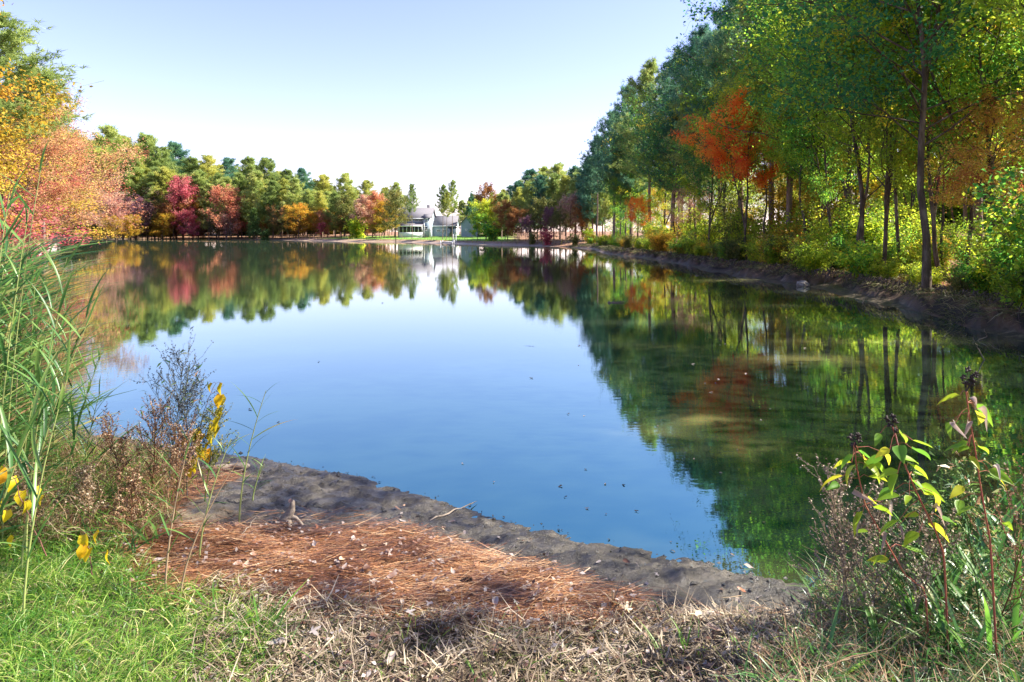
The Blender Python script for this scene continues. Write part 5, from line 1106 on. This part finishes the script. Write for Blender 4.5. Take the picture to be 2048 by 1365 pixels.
def window(parent, x0, x1, z0, z1, y, grid=True):
    """window facing the pond (towards -y)"""
    fr = MB(); t = .12
    fr.box(x0,x1,y-.06,y+.02,z1-t,z1); fr.box(x0,x1,y-.08,y+.02,z0,z0+t); fr.box(x0,x0+t,y-.06,y+.02,z0+t,z1-t); fr.box(x1-t,x1,y-.06,y+.02,z0+t,z1-t)
    fr.box(x0+t,x1-t,y-.045,y+.02,(z0+z1)/2-.04,(z0+z1)/2+.04)
    w_ = ob('window', fr.mesh('window', [M['trim']]), parent); bx('pane', w_, (x0+t,x1-t,y-.012,y+.015,z0+t,z1-t), 'glass'); return w_
def side_window(parent, y0, y1, z0, z1, x):
    fr = MB(); t = .12
    fr.box(x-.02,x+.06,y0,y1,z1-t,z1); fr.box(x-.02,x+.06,y0,y1,z0,z0+t); fr.box(x-.02,x+.06,y0,y0+t,z0+t,z1-t); fr.box(x-.02,x+.06,y1-t,y1,z0+t,z1-t)
    w_ = ob('window', fr.mesh('window', [M['trim']]), parent); bx('pane', w_, (x-.015,x+.012,y0+t,y1-t,z0+t,z1-t), 'glass'); return w_
def house():
    Y = 153.0; gx, gy = -18.0, Y; gz = min(Hs(-25,Y), Hs(-18,Y)) - .15; o = empty('house', (gx,gy,gz)); q = lambda px: (px-CX)/F*Y - gx; zz = lambda py: EYE-(py-HOR)/F*Y - gz
    x0, x1, xb = q(796), q(861), q(849); ze = zz(436.5); zr = zz(414.5); zg = 0.0
    gable_x('wall', o, [(0,zg),(9,zg),(9,ze),(4.5,zr-.2),(0,ze)], x0, x1, 'siding')
    slab('roof', o, [(x0-.4,-.45,ze-.05),(x1+.35,-.45,ze-.05),(x1+.35,4.5,zr),(x0-.4,4.5,zr)], .18, 'roof'); slab('roof', o, [(x0-.4,9.45,ze-.05),(x1+.35,9.45,ze-.05),(x1+.35,4.5,zr),(x0-.4,4.5,zr)], .18, 'roof')
    bx('gutter', o, (x0-.4,x1+.3,-.56,-.46,ze-.25,ze-.05), 'trim')
    # bay with its own gable towards the pond
    bx('bay_wall', o, (xb,x1+.05,-1.2,-.002,zg,ze), 'siding'); slab('bay_roof', o, [(xb-.2,-1.5,ze+.02),(x1+.3,-1.5,ze+.02),(x1+.3,.6,ze+.9),(xb-.2,.6,ze+.9)], .14, 'roof')
    for xx in (xb, x1-.15): bx('corner_board', o, (xx-.03,xx+.2,-1.26,-1.19,zg,ze-.05), 'trim')
    bx('corner_board', o, (x1+.052,x1+.1,-1.2,.2,zg,ze-.1), 'trim'); bx('corner_board', o, (x1+.004,x1+.06,8.6,9.02,zg,ze), 'trim')
    xm = (xb+x1)/2; window(o, xm-.75, xm+.25, zz(445.5), zz(438.5), -1.2); window(o, xm-.75, xm+.25, zz(461.5), zz(453.5), -1.2)
    for yy in (1.6,5.2): side_window(o, yy, yy+1.2, zz(461), zz(454), x1); side_window(o, yy, yy+1.2, zz(445), zz(439), x1)
    # porch with screens
    ps = q(803); pf = -3.2; zt = zz(452); slab('porch_roof', o, [(ps-.3,pf-.3,zt),(xb-.02,pf-.3,zt),(xb-.02,-.005,zz(446)),(ps-.3,-.005,zz(446))], .14, 'roof')
    bx('porch_fascia', o, (ps-.3,xb-.02,pf-.36,pf-.302,zt-.22,zt), 'trim'); bx('porch_floor', o, (ps,xb-.02,pf,-.01,zg,.25), 'trim'); bx('porch_panel', o, (ps,xb-.02,pf-.03,pf+.05,.25,zz(465)), 'trim')
    n = 6
    for i in range(n+1):
        xx = ps+(xb-.1-ps)*i/n; bx('post', o, (xx-.06,xx+.06,pf-.05,pf+.07,zz(465),zt-.22), 'trim')
        if i < n: x2 = ps+(xb-.1-ps)*(i+1)/n; bx('screen', o, (xx+.062,x2-.062,pf,pf+.02,zz(465)+.002,zt-.222), 'screen')
    for px in (812,820,833,841): window(o, q(px)-.45, q(px)+.45, zz(443.5), zz(438.5), 0)
    bx('chimney', o, (q(862.5)-.3-1.2,q(862.5)+.3-1.2,4.6,5.4,zr-1,zr+.7), 'roof')
    # low wing to the right
    w0, w1 = x1+.008, q(909); wy = 4.0; wr = zz(430); we = zz(451)
    gable_x('wing_wall', o, [(wy,zg),(wy+9,zg),(wy+9,we),(wy+4.5,wr-.2),(wy,we)], w0, w1, 'siding')
    slab('wing_roof', o, [(w0,wy-.4,we-.05),(w1+.3,wy-.4,we-.05),(w1+.3,wy+4.5,wr),(w0,wy+4.5,wr)], .18, 'roof'); slab('wing_roof', o, [(w0,wy+9.4,we-.05),(w1+.3,wy+9.4,we-.05),(w1+.3,wy+4.5,wr),(w0,wy+4.5,wr)], .18, 'roof')
    bx('gutter', o, (w0,w1+.25,wy-.5,wy-.41,we-.25,we-.05), 'trim'); bx('corner_board', o, (w1-.2,w1+.05,wy-.06,wy-.002,zg,we-.26), 'trim'); bx('corner_board', o, (w1+.003,w1+.06,wy,wy+.5,zg,we), 'trim'); bx('painted_sunlit_side', o, (w1+.003,w1+.05,wy+.502,wy+8.5,zg,we-.1), 'trim')  # white sheet over the wing's right wall puts its sunlight into the colour
    window(o, w0+.9, w0+1.9, zz(464.5), zz(459), wy); window(o, w0+2.1, w0+3.1, zz(464.5), zz(459), wy)
    bx('door', o, (w1-1.8,w1-.8,wy-.08,wy-.003,.1,zz(454)), 'glass')
    tag(o, 'blue grey two storey house with screened porch and white trim across the pond', 'house')
    bb_ = gz
    o2 = empty('garage', (-10.9, 148, Hs(-9,148)-.15)); q2 = lambda px: (px-CX)/F*148+10.9; z2 = lambda py: EYE-(py-HOR)/F*148-(Hs(-9,148)-.15)
    a, b = q2(922), q2(956); mid = (a+b)/2
    gable('wall', o2, [(a,0),(b,0),(b,z2(447)),(mid,z2(428)),(a,z2(447))], 0, 7, 'siding')
    slab('roof', o2, [(a-.35,-.4,z2(448.5)),(mid,-.4,z2(427)),(mid,7.4,z2(427)),(a-.35,7.4,z2(448.5))], .16, 'roof'); slab('roof', o2, [(b+.35,-.4,z2(448.5)),(mid,-.4,z2(427)),(mid,7.4,z2(427)),(b+.35,7.4,z2(448.5))], .16, 'roof')
    bx('corner_board', o2, (a-.04,a+.16,-.05,-.003,0,z2(448)), 'trim'); window(o2, q2(930.5), q2(935), z2(462), z2(458), 0)
    tag(o2, 'blue grey gabled outbuilding with one small square window right of the house', 'garage')
    Yp = 150.; pz = Hs(-12,Yp); o3 = empty('pergola', (-12.5,Yp,pz)); mb = MB(); xa = PX(897,Yp)+12.5; xb_ = PX(921,Yp)+12.5; zt = EYE-(455-HOR)/F*Yp-pz
    bx('beam', o3, (xa,xb_,-.1,.1,zt-.25,zt), 'screen'); bx('beam', o3, (xa,xb_,2.4,2.6,zt-.25,zt), 'screen')
    for xx in (xa+.1,(xa+xb_)/2,xb_-.1): bx('post', o3, (xx-.07,xx+.07,-.07,.07,-.1,zt-.252), 'trim')
    tag(o3, 'dark beamed pergola linking the house and the outbuilding', 'pergola')
house()
def dock():
    Y = EYE*F/(488.5-HOR); X = PX(893,Y); o = empty('dock', (X,Y,0)); 
    for k in range(12): bx('plank', o, (-.9,.9,.3*k+.01,.3*k+.28,.3,.35), 'dockwood')
    bx('beam', o, (-.85,-.75,0,3.6,.12,.296), 'dockwood'); bx('beam', o, (.75,.85,0,3.6,.12,.296), 'dockwood')
    for sx in (-.95,.95):
        for yy in (.1,3.4): bx('post', o, (sx-.05,sx+.05,yy-.05,yy+.05,-.6,.55), 'trim')
    ld = empty('x'); bpy.data.objects.remove(ld)
    lad = MB()
    for yy in (0,): 
        lad.box(1.05,1.12,yy,yy+.07,-.5,1.6); lad.box(1.5,1.57,yy,yy+.07,-.5,1.6)
        for k in range(5): lad.box(1.121,1.499,yy+.01,yy+.06,.1+.3*k,.15+.3*k)
    ob('ladder', lad.mesh('ladder', [M['trim']]), o); tag(o, 'small pale dock with a white ladder on the far shore below the house', 'dock')
dock()
def rock(x,y,s,label):
    r = np.random.default_rng(int(x*100)); import bmesh
    bm = bmesh.new(); bmesh.ops.create_icosphere(bm, subdivisions=3, radius=s)
    for v in bm.verts:
        n = v.co.normalized(); f = 1+.18*math.sin(n.x*5+x)*math.cos(n.y*4+y)+.1*math.sin(n.z*9+n.x*7); v.co = v.co*f; v.co.z *= .6
    me = bpy.data.meshes.new('rock'); bm.to_mesh(me); bm.free(); me.materials.append(M['bark_grey']); tag(ob('rock', me, None, (x,y,max(Hs(x,y),0)+s*.2)), label, 'rock')
rock(PX(1585,23)+.35,23,.22,'grey rock at the foot of the cut bank below the leaning tree')
